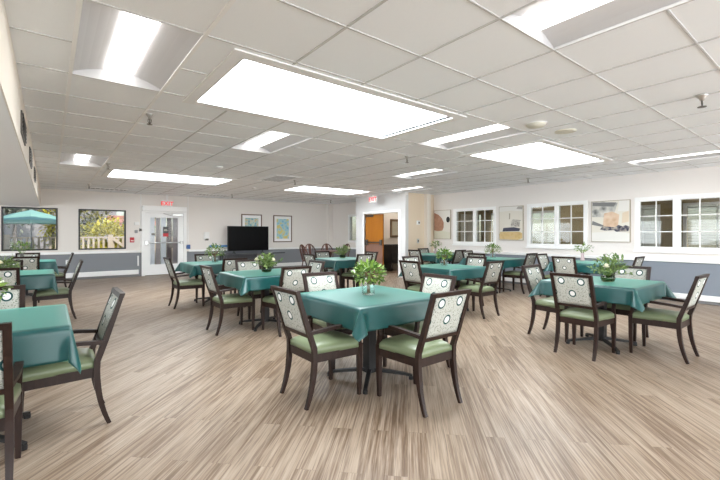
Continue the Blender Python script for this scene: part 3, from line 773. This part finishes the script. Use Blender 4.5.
def cloth_mesh(seed, drop=.172, flare=.50):
    r = random.Random(seed); b = new(); A = .455; S = A+drop; N = 72
    ph = [r.uniform(0, 6.28) for _ in range(8)]; us = []
    n_out = 13; n_in = 14
    us = [-S+(S-A)*k/n_out for k in range(n_out)] + [-A+2*A*k/n_in for k in range(n_in+1)] + [A+(S-A)*(k+1)/n_out for k in range(n_out)]
    def place(u, v):
        cu, cv = max(-A, min(A, u)), max(-A, min(A, v)); du, dv = u-cu, v-cv; d = math.hypot(du, dv)
        if d < 1e-9: return (u, v, TT+.004)
        nx, ny = du/d, dv/d
        if abs(du) > 1e-9 and abs(dv) > 1e-9:
            q = (math.atan2(abs(dv), abs(du)) - PI/4)/(PI/4); aq = abs(q); rr = .016; dd = max(0, d-rr*.9)
            F = .05 + flare*math.cos(PI*q/2)**2; L = math.copysign(.05*aq + (.5*flare + .0)*math.sin(PI*aq), q)
            sx, sy = math.copysign(.70711, du), math.copysign(.70711, dv)
            sw = sx*sy*2                                          # keeps the fold's handedness in every corner
            hx = dd*(F*sx - L*sy*sw/1) if sw > 0 else dd*(F*sx + L*sy)
            hy = dd*(F*sy + L*sx*sw/1) if sw > 0 else dd*(F*sy - L*sx)
            rim_ = min(d, rr)
            return (cu+nx*rim_+hx, cv+ny*rim_+hy, TT+.004-rr*.6*min(1, d/rr)-dd*math.sqrt(max(.1, 1-F*F-L*L)))
        else:
            q = u if abs(dv) > 0 else v; k = int(abs(dv) > 0)*2 + int(du+dv > 0)
            a = .07 + .05*math.sin(q*11+ph[k])*min(1, (A-abs(q))/.12) + .03*math.sin(q*23+ph[k+4])*min(1, (A-abs(q))/.12)
        rr = .016                                             # rounded edge
        if d < rr*1.5: ang = d/rr; return (cu+nx*rr*math.sin(min(ang, 1.5)), cv+ny*rr*math.sin(min(ang, 1.5)), TT+.004-rr*(1-math.cos(min(ang, 1.5))))
        dd = d-rr*1.5; h = rr+dd*a
        return (cu+nx*h, cv+ny*h, TT+.004-rr*.93-dd*math.sqrt(max(.05, 1-a*a)))
    g = [[b.verts.new(place(u, v)) for u in us] for v in us]
    for j in range(len(us)-1):
        for i in range(len(us)-1): b.faces.new((g[j][i], g[j][i+1], g[j+1][i+1], g[j+1][i]))
    return b
# ------------------------------------------------------------------ flowers
def leaf(b, p, d, L, w, up=Vector((0, 0, 1))):
    d = d.normalized(); s = d.cross(up)
    if s.length < 1e-3: s = Vector((1, 0, 0))
    s.normalize(); n = s.cross(d)
    pts = [p, p+d*L*.35+s*w/2+n*L*.06, p+d*L*.75+s*w*.38+n*L*.05, p+d*L, p+d*L*.75-s*w*.38+n*L*.05, p+d*L*.35-s*w/2+n*L*.06, p+d*L*.5]
    v = [b.verts.new(q) for q in pts]
    for f in ((0, 1, 6), (1, 2, 6), (2, 3, 6), (3, 4, 6), (4, 5, 6), (5, 0, 6)): b.faces.new([v[i] for i in f])
def rose(bm, c, r):
    for ring, (n, rr, zz, tilt) in enumerate(((5, 1.0, 0, .5), (5, .75, .2, .9), (4, .45, .35, 1.2))):
        for k in range(n):
            a = 2*PI*k/n+ring*.5; d = Vector((math.cos(a), math.sin(a), 0)); s = Vector((-math.sin(a), math.cos(a), 0)); q = Vector(c)+Vector((0, 0, zz*r))
            up = Vector((0, 0, 1)); pts = []
            for t_ in (0, .5, 1):
                base = q + d*r*rr*(.25+.75*t_*math.cos(tilt*t_)) + up*r*.9*math.sin(tilt*t_)*t_
                wd = r*rr*(.5+.5*math.sin(PI*min(.9, t_+.25)))
                pts.append([bm.verts.new(base+s*wd*o+(-d*abs(o)*wd*.35)) for o in (-.9, -.3, .3, .9)])
            for x, y in zip(pts, pts[1:]):
                for i in range(3): bm.faces.new((x[i], x[i+1], y[i+1], y[i]))
    bmesh.ops.create_icosphere(bm, subdivisions=2, radius=r*.5, matrix=Matrix.Translation(Vector(c)+Vector((0, 0, r*.35))))
def bouquet(loc, label, R=.16, hgt=.21, seed=0, n=300, stem=.1):
    r = random.Random(seed); t = thing('leafy_bouquet_vase', label, 'bouquet', loc, 0, 'leafy bouquets on the tables')
    b = new(); lathe(b, [(.050, 0), (.056, .004), (.058, .05), (.056, .095), (.052, .104), (.049, .104), (.052, .09), (.052, .012), (.03, .008)], 22); obj('vase', b, 'vase_glass', t, True)
    b = new()
    for k in range(14):
        a = r.uniform(0, 6.28); q = r.uniform(.006, .02); e = r.uniform(.02, .5*R)
        tube(b, [(q*math.cos(a), q*math.sin(a), .014), (q*.6*math.cos(a), q*.6*math.sin(a), .1), (e*math.cos(a), e*math.sin(a), .1+.45*hgt)], .0032, 5)
    obj('stems', b, 'stem', t)
    b = new(); fl = new()
    c = Vector((0, 0, .10+hgt*.36))
    for k in range(n):
        a = r.uniform(0, 6.28); el = math.asin(r.uniform(-.55, 1)); q = r.uniform(.35, 1)**.6
        d = Vector((math.cos(a)*math.cos(el), math.sin(a)*math.cos(el), math.sin(el)))
        p = c + Vector((d.x*R*q*.86, d.y*R*q*.86, d.z*hgt*.52*q))
        dd = (d + Vector((r.uniform(-.7, .7), r.uniform(-.7, .7), r.uniform(-.5, .5))))
        leaf(b, p, dd, r.uniform(.030, .056), r.uniform(.016, .027), Vector((r.uniform(-.4, .4), r.uniform(-.4, .4), 1)))
    obj('foliage', b, 'leaf', t)
    for k in range(9):
        a = r.uniform(0, 6.28); el = math.asin(r.uniform(-.2, 1)); d = Vector((math.cos(a)*math.cos(el), math.sin(a)*math.cos(el), math.sin(el)))
        p = c + Vector((d.x*R*.92, d.y*R*.92, d.z*hgt*.54))
        bmesh.ops.create_icosphere(fl, subdivisions=1, radius=r.uniform(.006, .011), matrix=Matrix.Translation(p))
    obj('blossoms', fl, mat('tiny_blossom', (.85, .85, .72), rough=.6), t)
    return t
def arrangement(loc, label, R=.2, hgt=.24, seed=0, roses=((.05, -.1, .15),), turn=0):
    r = random.Random(seed); t = thing('rose_arrangement_bowl', label, 'flower arrangement', loc, turn, 'rose arrangements in bowls')
    b = new(); lathe(b, [(.045, 0), (.062, .008), (.073, .035), (.066, .065), (.058, .072), (.055, .072), (.066, .035), (.055, .012), (.02, .008)], 22); obj('bowl', b, 'bowl_glass', t, True)
    b = new(); b2 = new()
    for k in range(34):
        a = r.uniform(0, 6.28); el = r.uniform(.05, 1.45); L = r.uniform(.75, 1.0)
        tip = Vector((math.cos(a)*math.cos(el)*R*L, math.sin(a)*math.cos(el)*R*L, .06+math.sin(el)*hgt*.85*L))
        p0 = Vector((0, 0, .05)); mid = p0.lerp(tip, .5)+Vector((0, 0, .03)); tube(b2, [p0, mid, tip], .0026, 5)
        for q in range(9):
            f = .3+.75*q/9; p = p0*(1-f)**2+mid*2*f*(1-f)+tip*f*f
            dd = (tip-p0).normalized()*.6+Vector((r.uniform(-1, 1), r.uniform(-1, 1), r.uniform(-.6, .6)))
            leaf(b, p, dd, r.uniform(.032, .062), r.uniform(.015, .027), Vector((r.uniform(-.4, .4), r.uniform(-.4, .4), 1)))
    obj('foliage', b, 'leaf_dark', t); obj('stems', b2, 'stem_green', t)
    for c in roses: b = new(); rose(b, c, .036); obj('rose', b, 'rose', t, True)
    return t
def tall_vase(loc, label, seed=0, R=.13, hgt=.16, m='pinkglass'):
    r = random.Random(seed); t = thing('posy_in_tall_vase', label, 'bouquet', loc, 0, 'small posies in narrow vases')
    b = new(); lathe(b, [(.04, 0), (.044, .01), (.03, .07), (.026, .12), (.034, .15), (.028, .15), (.02, .1)], 18); obj('vase', b, m, t, True)
    b = new(); b2 = new(); c = Vector((0, 0, .155+hgt*.42))
    for k in range(10): a = r.uniform(0, 6.28); tube(b2, [(0, 0, .1), (.25*R*math.cos(a), .25*R*math.sin(a), .19), (.6*R*math.cos(a), .6*R*math.sin(a), .15+hgt*.5)], .003, 5)
    for k in range(120):
        a = r.uniform(0, 6.28); el = math.asin(r.uniform(-.45, 1)); q = r.uniform(.4, 1); d = Vector((math.cos(a)*math.cos(el), math.sin(a)*math.cos(el), math.sin(el)))
        p = c+Vector((d.x*R*q, d.y*R*q, d.z*hgt*.5*q)); leaf(b, p, d+Vector((r.uniform(-.6, .6), r.uniform(-.6, .6), r.uniform(-.5, .3))), r.uniform(.035, .06), r.uniform(.016, .028), Vector((r.uniform(-.4, .4), r.uniform(-.4, .4), 1)))
    obj('foliage', b, 'leaf', t); obj('stems', b2, 'stem_green', t)
    return t

SIDE = {'-x': 'left', '+x': 'far right', '-y': 'near right', '+y': 'far left'}
# key: (x, y, rotation, short description, chairs: side -> back position)
TABLES = {
 'A': (2.185, 2.65, 0, 'the central foreground table', {'-x': (1.35, 2.62, 0), '-y': (2.19, 1.76, 0), '+x': (3.01, 2.575, 0), '+y': (2.21, 3.50, 0)}),
 'B': (2.32, 5.06, 0, 'the rose-bowl table behind the foreground table', {'-x': (1.53, 5.08, 0), '-y': (2.38, 4.28, 0), '+x': (3.16, 5.07, 0), '+y': (2.44, 5.96, 0)}),
 'C': (2.38, 7.42, 0, 'the table nearest the glass exit door', {'-x': (1.55, 7.25, 0), '-y': (2.41, 6.40, 0), '+x': (3.28, 7.3, 0), '+y': (2.46, 8.2, 0)}),
 'D': (4.97, 6.97, 0, 'the middle table left of the orange door', {'-x': (4.08, 6.88, 0), '-y': (5.0, 6.2, 0), '+x': (5.80, 6.95, 0), '+y': (5.02, 7.85, 0)}),
 'E': (5.08, 4.22, 0, 'the leafy table right of the orange door', {'-x': (4.22, 4.2, 0), '-y': (5.19, 3.36, 0), '+x': (5.98, 4.26, 0), '+y': (5.16, 5.10, 0)}),
 'F': (4.88, 1.83, 0, 'the right foreground table', {'-x': (4.10, 1.82, 0), '-y': (4.99, .97, 0), '+x': (5.73, 1.80, 0), '+y': (4.88, 2.66, 0)}),
 'G': (7.62, 5.0, 0, 'the table below the boat canvas', {'-x': (6.93, 4.95, 0), '-y': (7.92, 4.28, 0), '+y': (8.02, 6.0, 0)}),
 'H': (7.92, 3.22, 0, 'the wall table behind the right foreground table', {'-x': (7.16, 3.3, 0), '-y': (8.22, 2.45, 0), '+y': (7.9, 4.08, 0)}),
 'I': (8.05, 7.02, 0, 'the rear table beside the beige corner', {'-x': (7.3, 7.08, 0), '-y': (8.2, 6.32, 0), '+y': (8.32, 7.72, 0)}),
 'L': (-.37, 3.24, 0, 'the cropped table at the left edge', {'+x': (.385, 3.26, 0), '+y': (-.35, 4.06, 0), '-y': (-.335, 2.36, 0)}),
 'M': (-.42, 7.05, 0, 'the second table along the soffit', {'+x': (.38, 7.32, 0), '+y': (-.52, 8.0, 0), '-y': (-.48, 6.2, 0)}),
 'N': (-.37, 10.05, 0, 'the farthest left table under the parasol window', {'+x': (.39, 10.4, 0), '+y': (-.36, 11.0, 0), '-y': (-.34, 9.15, 0)}),
}
table0 = None
for i, (k, (x, y, rz, desc, ch)) in enumerate(TABLES.items()):
    lab = 'dark pedestal base under ' + desc
    if table0 is None: table0 = make_table(); table0.location = (x, y, 0); table0['label'] = lab
    else: dup(table0, (x, y, 0), rz, lab)
    c = obj('tablecloth', cloth_mesh(i+1, .195 if k in 'LMN' else .172, .17 if k in 'LMN' else .50), 'cloth', smooth=True, loc=(x, y, 0)); c.rotation_euler.z = rz
    tag(c, 'green tablecloth draped over ' + desc, 'tablecloth', 'green tablecloths')
    md = c.modifiers.new('thickness', 'SOLIDIFY'); md.thickness = .002; md.offset = 1
    for s, (px_, py_, tw) in ch.items():
        place_chair(px_, py_, s, 'circle-patterned armchair on the %s side of %s' % (SIDE[s], desc), tw)
z = TT+.008
bouquet((2.17, 2.65, z), 'leafy bouquet in a glass jar on the central foreground table', .158, .195, 1, 430)
arrangement((2.35, 5.08, z), 'greenery with a cream rose in a bowl behind the foreground table', .23, .27, 2, ((.04, -.12, .16), (-.1, .1, .16)))
bouquet((2.42, 7.45, z), 'leafy bouquet in a jar on the table nearest the exit door', .20, .25, 3)
arrangement((5.08, 7.1, z), 'greenery with a cream rose on the middle table by the orange door', .24, .27, 4, ((.1, -.1, .2),))
bouquet((5.17, 4.32, z), 'leafy bouquet in a jar on the table right of the orange door', .15, .20, 5)
arrangement((4.82, 1.74, z), 'greenery with a cream rose on the right foreground table', .235, .30, 6, ((-.10, -.02, .165),))
bouquet((7.72, 5.08, z), 'leafy bouquet on the table below the boat canvas', .2, .22, 7)
tall_vase((8.3, 3.45, z), 'small posy in a pinkish vase below the peach canvas', 8, .17, .19)
tall_vase((8.25, 7.2, z), 'small leafy posy in a narrow vase on the rear corner table', 9, .17, .19)
bouquet((-.40, 3.3, z), 'yellow-green bouquet on the cropped table at the left edge', .22, .2, 10, 260)
arrangement((-.50, 7.05, z), 'greenery with a cream rose on the second table along the soffit', .22, .24, 11, ((.0, -.15, .14),))
tall_vase((-.42, 10.1, z), 'small posy in a narrow vase under the parasol window', 12, .21, .24, 'bronze')

# ------------------------------------------------------------------ dark wooden chairs and table far behind
t = thing('wooden_table', 'dark wooden table among the round-backed chairs at the back', 'table', (6.82, 10.22, 0))
b = new(); lathe(b, [(.44, .70), (.45, .705), (.45, .725), (.43, .73)], 32); obj('table_top', b, 'bent', t)
b = new(); lathe(b, [(.25, 0), (.22, .03), (.06, .08), (.05, .5), (.09, .69)], 16); obj('pedestal', b, 'bent', t, True)
def round_chair():
    t = thing('round_back_chair', 'x', 'chair', (0, 0, 0), 0, 'dark round-backed wooden chairs')
    b = new(); lathe(b, [(.19, .43), (.21, .44), (.21, .46), (.18, .468)], 20); obj('seat', b, 'bent', t)
    for x in (-.15, .15):
        b = new(); tube(b, [(x*.9, .13, .44), (x*1.1, .17, 0)], .016, 8); obj('leg', b, 'bent', t)
        b = new(); tube(b, [(x*.9, -.13, .44), (x*1.1, -.19, 0)], .016, 8); obj('leg', b, 'bent', t)
    b = new(); P = []
    for k in range(15): a = PI*k/14; P.append((-.2*math.cos(a), -.16-.10*math.sin(a), .62+.30*math.sin(a)))
    P = [(-.18, -.13, .45)]+P+[(.18, -.13, .45)]; tube(b, P, .018, 8); obj('hoop', b, 'bent', t)
    for x in (-.10, -.035, .035, .10): b = new(); tube(b, [(x, -.14, .45), (x*1.15, -.245, .62+.30*math.sqrt(max(0, 1-(x*1.15/.2)**2)))], .009, 6); obj('spindle', b, 'bent', t)
    b = new(); sweep(b, [(0, -.135, .46), (0, -.2, .65), (0, -.255, .90)], [(.05, .012), (.075, .012), (.06, .012)]); obj('splat', b, 'bent', t)
    return t
rc = None
for (x, y, rz, l) in ((6.25, 10.5, -PI/2, 'dark round-backed wooden chair, leftmost at the back table'), (6.62, 10.86, PI, 'dark round-backed wooden chair, second from left at the back table'),
                      (7.18, 10.78, PI-.2, 'dark round-backed wooden chair third from left at the back table'), (7.42, 10.45, PI/2, 'dark round-backed wooden chair, rightmost at the back table')):
    if rc is None: rc = round_chair(); rc.location = (x, y, 0); rc.rotation_euler.z = rz; rc['label'] = l
    else: dup(rc, (x, y, 0), rz, l)

# ------------------------------------------------------------------ small room behind the orange door
t = thing('framed_mirror', 'dark framed mirror in the room behind the orange door', 'mirror', (9.62, 10.23, 1.13))
b = new()
for a, c, d, e in cells(-.27, .27, 0, .64, [(-.19, .19, .08, .56)]): bx(b, a, c, -.03, -.001, d, e)
obj('frame', b, make_wood('mirror_wood', (.10, .06, .03), (.16, .10, .05)), t)
b = new(); bx(b, -.19, .19, -.015, -.002, .08, .56); obj('mirror_glass', b, mat('mirror', (.75, .72, .6), rough=.15, metal=.6), t)
t = thing('sideboard', 'black sideboard in the room behind the orange door', 'sideboard', (9.95, 10.0, 0))
b = new(); rbox(b, -.95, .75, -.22, .22, .24, .86, .01); obj('body', b, 'black', t)
b = new(); rbox(b, -.98, .78, -.24, .225, .86, .895, .006); obj('top', b, 'black', t)
for k in range(3): b = new(); x = -.93+.565*k; rbox(b, x, x+.53, -.235, -.222, .27, .83, .006); d_ = obj('door', b, 'black', t); b = new(); bmesh.ops.create_icosphere(b, subdivisions=1, radius=.018, matrix=Matrix.Translation((x+.47, -.25, .55))); obj('knob', b, 'chrome', d_)
for x in (-.9, .7): b = new(); bx(b, x-.03, x+.03, -.2, .2, 0, .24); obj('foot', b, 'black', t)

# ------------------------------------------------------------------ hall behind the paned windows
wall_x('wall_hall', 12.1, 12.2, -4.2, 8.15, 0, H, M['tan_wall'], [(7.55, 8.1, .5, 1.9), (5.75, 6.75, .85, 1.9), (3.25, 3.85, .8, 1.92), (1.55, 2.65, .9, 1.92)])
wall_y('wall_hall_far', 8.02, 8.1, 9.27, 12.1, 0, H, M['tan_wall'], [(10.4, 11.6, .9, 1.9)])
wall_y('wall_hall_near', -.6, -.5, 9.27, 12.1, 0, H, M['tan_wall'])
def hall_frame(i, y0, y1, z0, z1):
    r = sroot('window_%d' % i, (12.1, (y0+y1)/2, z0)); w, h = (y1-y0)/2, z1-z0; b = new()
    for a, c, d, e in cells(-w-.07, w+.07, -.07, h+.07, [(-w, w, 0, h)]): bx(b, -.03, .0, a, c, d, e)
    bx(b, .0, .03, -.015, .015, 0, h); obj('window_frame', b, 'trim', r); b = new(); bx(b, .05, .055, -w, w, 0, h); obj('window_glass', b, 'pane', r)
hall_frame(7, 7.55, 8.0, .5, 1.9); hall_frame(8, 5.75, 6.75, .85, 1.9); hall_frame(9, 3.25, 3.85, .8, 1.92); hall_frame(10, 1.55, 2.65, .9, 1.92)
def blind(y0, y1, z0, z1, label, tilt=.5):
    t = thing('window_blind', label, 'blind', (12.02, (y0+y1)/2, z0), 0, 'slatted blinds in the hall'); w, h = (y1-y0)/2, z1-z0
    b = new(); rbox(b, -.03, .03, -w, w, h-.04, h, .004); obj('head_rail', b, 'blind', t)
    b = new(); n = int(h/.036)
    for k in range(n):
        zz = .01+k*.036; c, s = math.cos(tilt)*.018, math.sin(tilt)*.018
        poly(b, [(-c, -w, zz-s), (c, -w, zz+s), (c, w, zz+s), (-c, w, zz-s)])
    obj('slats', b, 'blind', t)
blind(3.27, 3.83, .85, 1.90, 'slatted blind in the hall door left of the tan wall', .9); blind(1.57, 2.63, 1.0, 1.90, 'slatted blind in the hall behind the rightmost window', .55)
b = new(); bx(b, 12.0, 12.09, 2.75, 3.15, 0, 0.001)
b.free()

# ------------------------------------------------------------------ outside
b = new(); bx(b, -12, 16, 13.4, 40, -.25, -.08); struct(obj('ground', b, 'ground'))
b = new(); bx(b, -9, 9, 13.36, 16.0, -.08, -.02); struct(obj('floor_deck', b, 'deck'))
b = new(); bx(b, 12.3, 26, -6, 14, -.25, -.08); struct(obj('ground_side', b, 'ground'))
t = thing('deck_railing', 'cream picket railing around the deck outside the windows', 'railing', (0, 15.8, -.02))
b = new(); bx(b, -6, 6, -.05, .05, 1.13, 1.18); obj('top_rail', b, 'fence', t)
b = new(); bx(b, -6, 6, -.03, .03, .12, .18); obj('bottom_rail', b, 'fence', t)
for k in range(84):
    x = -5.9+k*.141; b = new(); bx(b, x-.028, x+.028, -.02, .02, .18, 1.13); obj('baluster', b, 'fence', t)
for x in (-4.5, -1.0, 1.62, 4.6): b = new(); bx(b, x-.07, x+.07, -.07, .07, 0, 1.22); bx(b, x-.085, x+.085, -.085, .085, 1.22, 1.25); obj('post', b, 'fence', t)
b = new(); sweep(b, [(1.7, -.07, 1.10), (2.7, -.07, .3)], (.03, .09), Vector((0, 1, 0))); obj('stair_rail', b, 'fence', t)
t = thing('patio_umbrella', 'open teal patio umbrella outside the leftmost window', 'umbrella', (-.42, 15.1, -.02))
b = new(); tube(b, [(0, 0, 0), (0, 0, 2.0)], .016, 8); obj('pole', b, 'grey', t)
b = new(); n = 8; R, zt, ze = .88, 1.98, 1.66
ap = b.verts.new((0, 0, zt)); rim = [b.verts.new((R*math.cos(2*PI*k/n), R*math.sin(2*PI*k/n), ze)) for k in range(n)]
md_ = [b.verts.new((R*.5*math.cos(2*PI*k/n), R*.5*math.sin(2*PI*k/n), (zt+ze)/2+.03)) for k in range(n)]
lo = [b.verts.new((v.co.x*1.01, v.co.y*1.01, ze-.09)) for v in rim]
for k in range(n):
    q = (k+1) % n; b.faces.new((ap, md_[k], md_[q])); b.faces.new((md_[k], rim[k], rim[q], md_[q])); b.faces.new((rim[k], lo[k], lo[q], rim[q]))
obj('canopy', b, 'canopy', t)
b = new(); lathe(b, [(.22, 0), (.22, .05), (.05, .08)], 16); obj('base', b, 'iron', t)
def shrub(name, label, cat, x, y, z0, rx, ry, rz, n, m, seed, L=(.10, .2), trunk=None):
    r = random.Random(seed); t = thing(name, label, cat, (x, y, -.1))
    b = new()
    for k in range(n):
        a = r.uniform(0, 6.28); el = math.asin(r.uniform(-1, 1)); q = r.uniform(.15, 1)**.45; d = Vector((math.cos(a)*math.cos(el), math.sin(a)*math.cos(el), math.sin(el)))
        bump = .8+.2*math.sin(a*3+seed)+.15*math.sin(el*5+seed*2)
        p = Vector((d.x*rx*q*bump, d.y*ry*q*bump, z0+rz+d.z*rz*q*bump)); l = r.uniform(*L)
        leaf(b, p, d+Vector((r.uniform(-1, 1), r.uniform(-1, 1), r.uniform(-1, .6))), l, l*.55)
    obj('foliage', b, m, t)
    b = new(); h = trunk or z0+rz
    for k in range(4 if not trunk else 1):
        a = k*1.6+seed; q = 0 if trunk else .25*rx; tube(b, [(0, 0, 0), (q*math.cos(a)*.6, q*math.sin(a)*.6, h*.55), (q*math.cos(a)*1.5, q*math.sin(a)*1.5, h)], [.05 if not trunk else .13, .03 if not trunk else .1, .015], 7)
    obj('trunk', b, 'bark', t)
shrub('garden_bush', 'bright yellow-green bush behind the railing in the second window', 'bush', 1.75, 17.6, .2, 1.15, .8, .9, 2600, 'leaf_yellow', 3, (.10, .2))
shrub('garden_bush', 'yellow-green bush behind the railing at right of the parasol', 'bush', .35, 18.0, .1, .55, .6, .65, 700, 'leaf_olive', 5, (.09, .17))
shrub('garden_bush', 'grey-green bush behind the railing below the parasol', 'bush', -1.2, 18.4, .1, 1.2, .7, .55, 900, 'leaf_grey', 6, (.1, .18))
shrub('garden_tree', 'dark tree behind the yellow-green bush', 'tree', 1.15, 20.3, .6, 1.0, .8, 1.6, 1400, 'leaf_olive', 7, (.12, .22), 2.2)
shrub('garden_tree', 'olive tree at the right side of the second window', 'tree', 3.05, 19.6, .3, .9, .9, 1.5, 1100, 'leaf_dark', 8, (.12, .22), 2)
shrub('garden_tree', 'yellow-leaved tree at the right side of the parasol window', 'tree', .1, 21.9, .8, .6, .6, 1.5, 900, 'leaf_yellow', 9, (.1, .2), 2)
shrub('garden_tree', 'bushy tree at the left edge of the parasol window', 'tree', -2.9, 20.2, .5, .8, .7, 1.6, 900, 'leaf_dark', 10, (.1, .2), 2)
shrub('garden_tree', 'tall tree above the parasol', 'tree', -1.2, 22.8, 1.4, 1.9, 1.0, 1.5, 1600, 'leaf_grey', 11, (.14, .26), 2.4)
t = thing('neighbouring_house', 'lilac-grey house wall beyond the garden', 'house', (-1.2, 24.5, -.1))
b = new(); bx(b, -4.5, 4.0, 0, 2, 0, 3.0); obj('wall', b, 'lilac', t)
b = new()
for z0, y0 in ((3.0, -.3), (3.9, 1.0)): pass
for x in (-4.8,):
    v = [b.verts.new(p) for p in ((-4.8, -.3, 2.95), (4.3, -.3, 2.95), (4.3, 2.3, 2.95), (-4.8, 2.3, 2.95), (-4.8, 1, 3.9), (4.3, 1, 3.9))]
    for f in ((0, 1, 5, 4), (2, 3, 4, 5), (0, 4, 3), (1, 2, 5), (0, 3, 2, 1)): b.faces.new([v[i] for i in f])
obj('roof', b, 'terracotta', t)
t = thing('garden_shed', 'shed with reddish roof beyond the yellow-green bush', 'shed', (3.2, 21.9, -.1))
b = new(); bx(b, -.9, .9, 0, 1.2, 0, 1.75); obj('wall', b, 'curtain', t)
b = new(); v = [b.verts.new(p) for p in ((-1.1, -.2, 1.74), (1.1, -.2, 1.74), (1.1, 1.4, 1.74), (-1.1, 1.4, 1.74), (-1.0, .6, 2.25), (1.0, .6, 2.25))]
for f in ((0, 1, 5, 4), (2, 3, 4, 5), (0, 4, 3), (1, 2, 5), (0, 3, 2, 1)): b.faces.new([v[i] for i in f])
obj('roof', b, 'terracotta', t)
for i, (x0, x1, m, l) in enumerate(((2.30, 2.44, 'curtain_dark', 'brown panel outside the left of the exit door'), (2.47, 2.62, 'trim', 'pale panel outside the left of the exit door'), (2.66, 2.78, 'curtain', 'lilac panel outside the middle of the exit door'),
                                 (2.80, 2.95, 'trim', 'pale panel outside the middle of the exit door'), (2.98, 3.12, 'curtain_dark', 'brown panel outside the right of the exit door'), (3.15, 3.32, 'curtain', 'lilac panel outside the right of the exit door'))):
    t = thing('porch_screen', l, 'screen', ((x0+x1)/2, 13.9, -.02), 0, 'upright panels outside the exit door'); w = (x1-x0)/2
    b = new(); bx(b, -w, w, -.02, .02, 0, 1.98); obj('panel', b, m, t)

# ------------------------------------------------------------------ light, sky, camera
w = bpy.data.worlds.new('World'); SC.world = w; w.use_nodes = True
nt = w.node_tree; bg = nt.nodes['Background']
sky = nt.nodes.new('ShaderNodeTexSky'); sky.sky_type = 'NISHITA'; sky.sun_disc = False; sky.sun_elevation = math.radians(42); sky.sun_rotation = math.radians(150)
nt.links.new(sky.outputs[0], bg.inputs[0]); bg.inputs[1].default_value = .04
ld = bpy.data.lights.new('sun', 'SUN'); ld.energy = .8; ld.angle = math.radians(2); ld.color = (1, .95, .86)
lo_ = bpy.data.objects.new('sun', ld); COL.objects.link(lo_); lo_.rotation_euler = (math.radians(52), 0, math.radians(28))

# area lamps added outside those made-up windows to lift ceiling and walls
for q, near in [(q, True) for q in NW]+[(q, False) for q in LW]:
    ld = bpy.data.lights.new('window_daylight', 'AREA'); ld.shape = 'RECTANGLE'; ld.size = q[1]-q[0]; ld.size_y = q[3]-q[2]
    ld.energy = ld.size*ld.size_y*PI*(1.7 if near else 1.7); ld.color = (.90, .955, 1)
    lo_ = bpy.data.objects.new('window_daylight', ld); COL.objects.link(lo_); m_ = (q[0]+q[1])/2; mz = (q[2]+q[3])/2
    lo_.location = (m_, -4.25, mz) if near else (-4.2, m_, mz); lo_.rotation_euler = (PI/2, 0, 0 if near else -PI/2)

cd = bpy.data.cameras.new('camera'); cam = bpy.data.objects.new('camera', cd); COL.objects.link(cam)
cd.sensor_fit = 'HORIZONTAL'; cd.sensor_width = 36; cd.lens = 36*396/720; cd.shift_y = -(240-234.25)/720; cd.clip_start = .02; cd.clip_end = 200
cam.location = (0, 0, CH); cam.rotation_euler = (PI/2, 0, -math.radians(38.1))
SC.camera = cam
SC.view_settings.view_transform = 'Standard'; SC.view_settings.look = 'None'; SC.view_settings.gamma = 1; SC.view_settings.use_curve_mapping = False
SC.view_settings.exposure = 2.25
SC.cycles.use_denoising = True
SC.cycles.max_bounces = 10; SC.cycles.diffuse_bounces = 6; SC.cycles.transparent_max_bounces = 16
SC.cycles.sample_clamp_indirect = 8
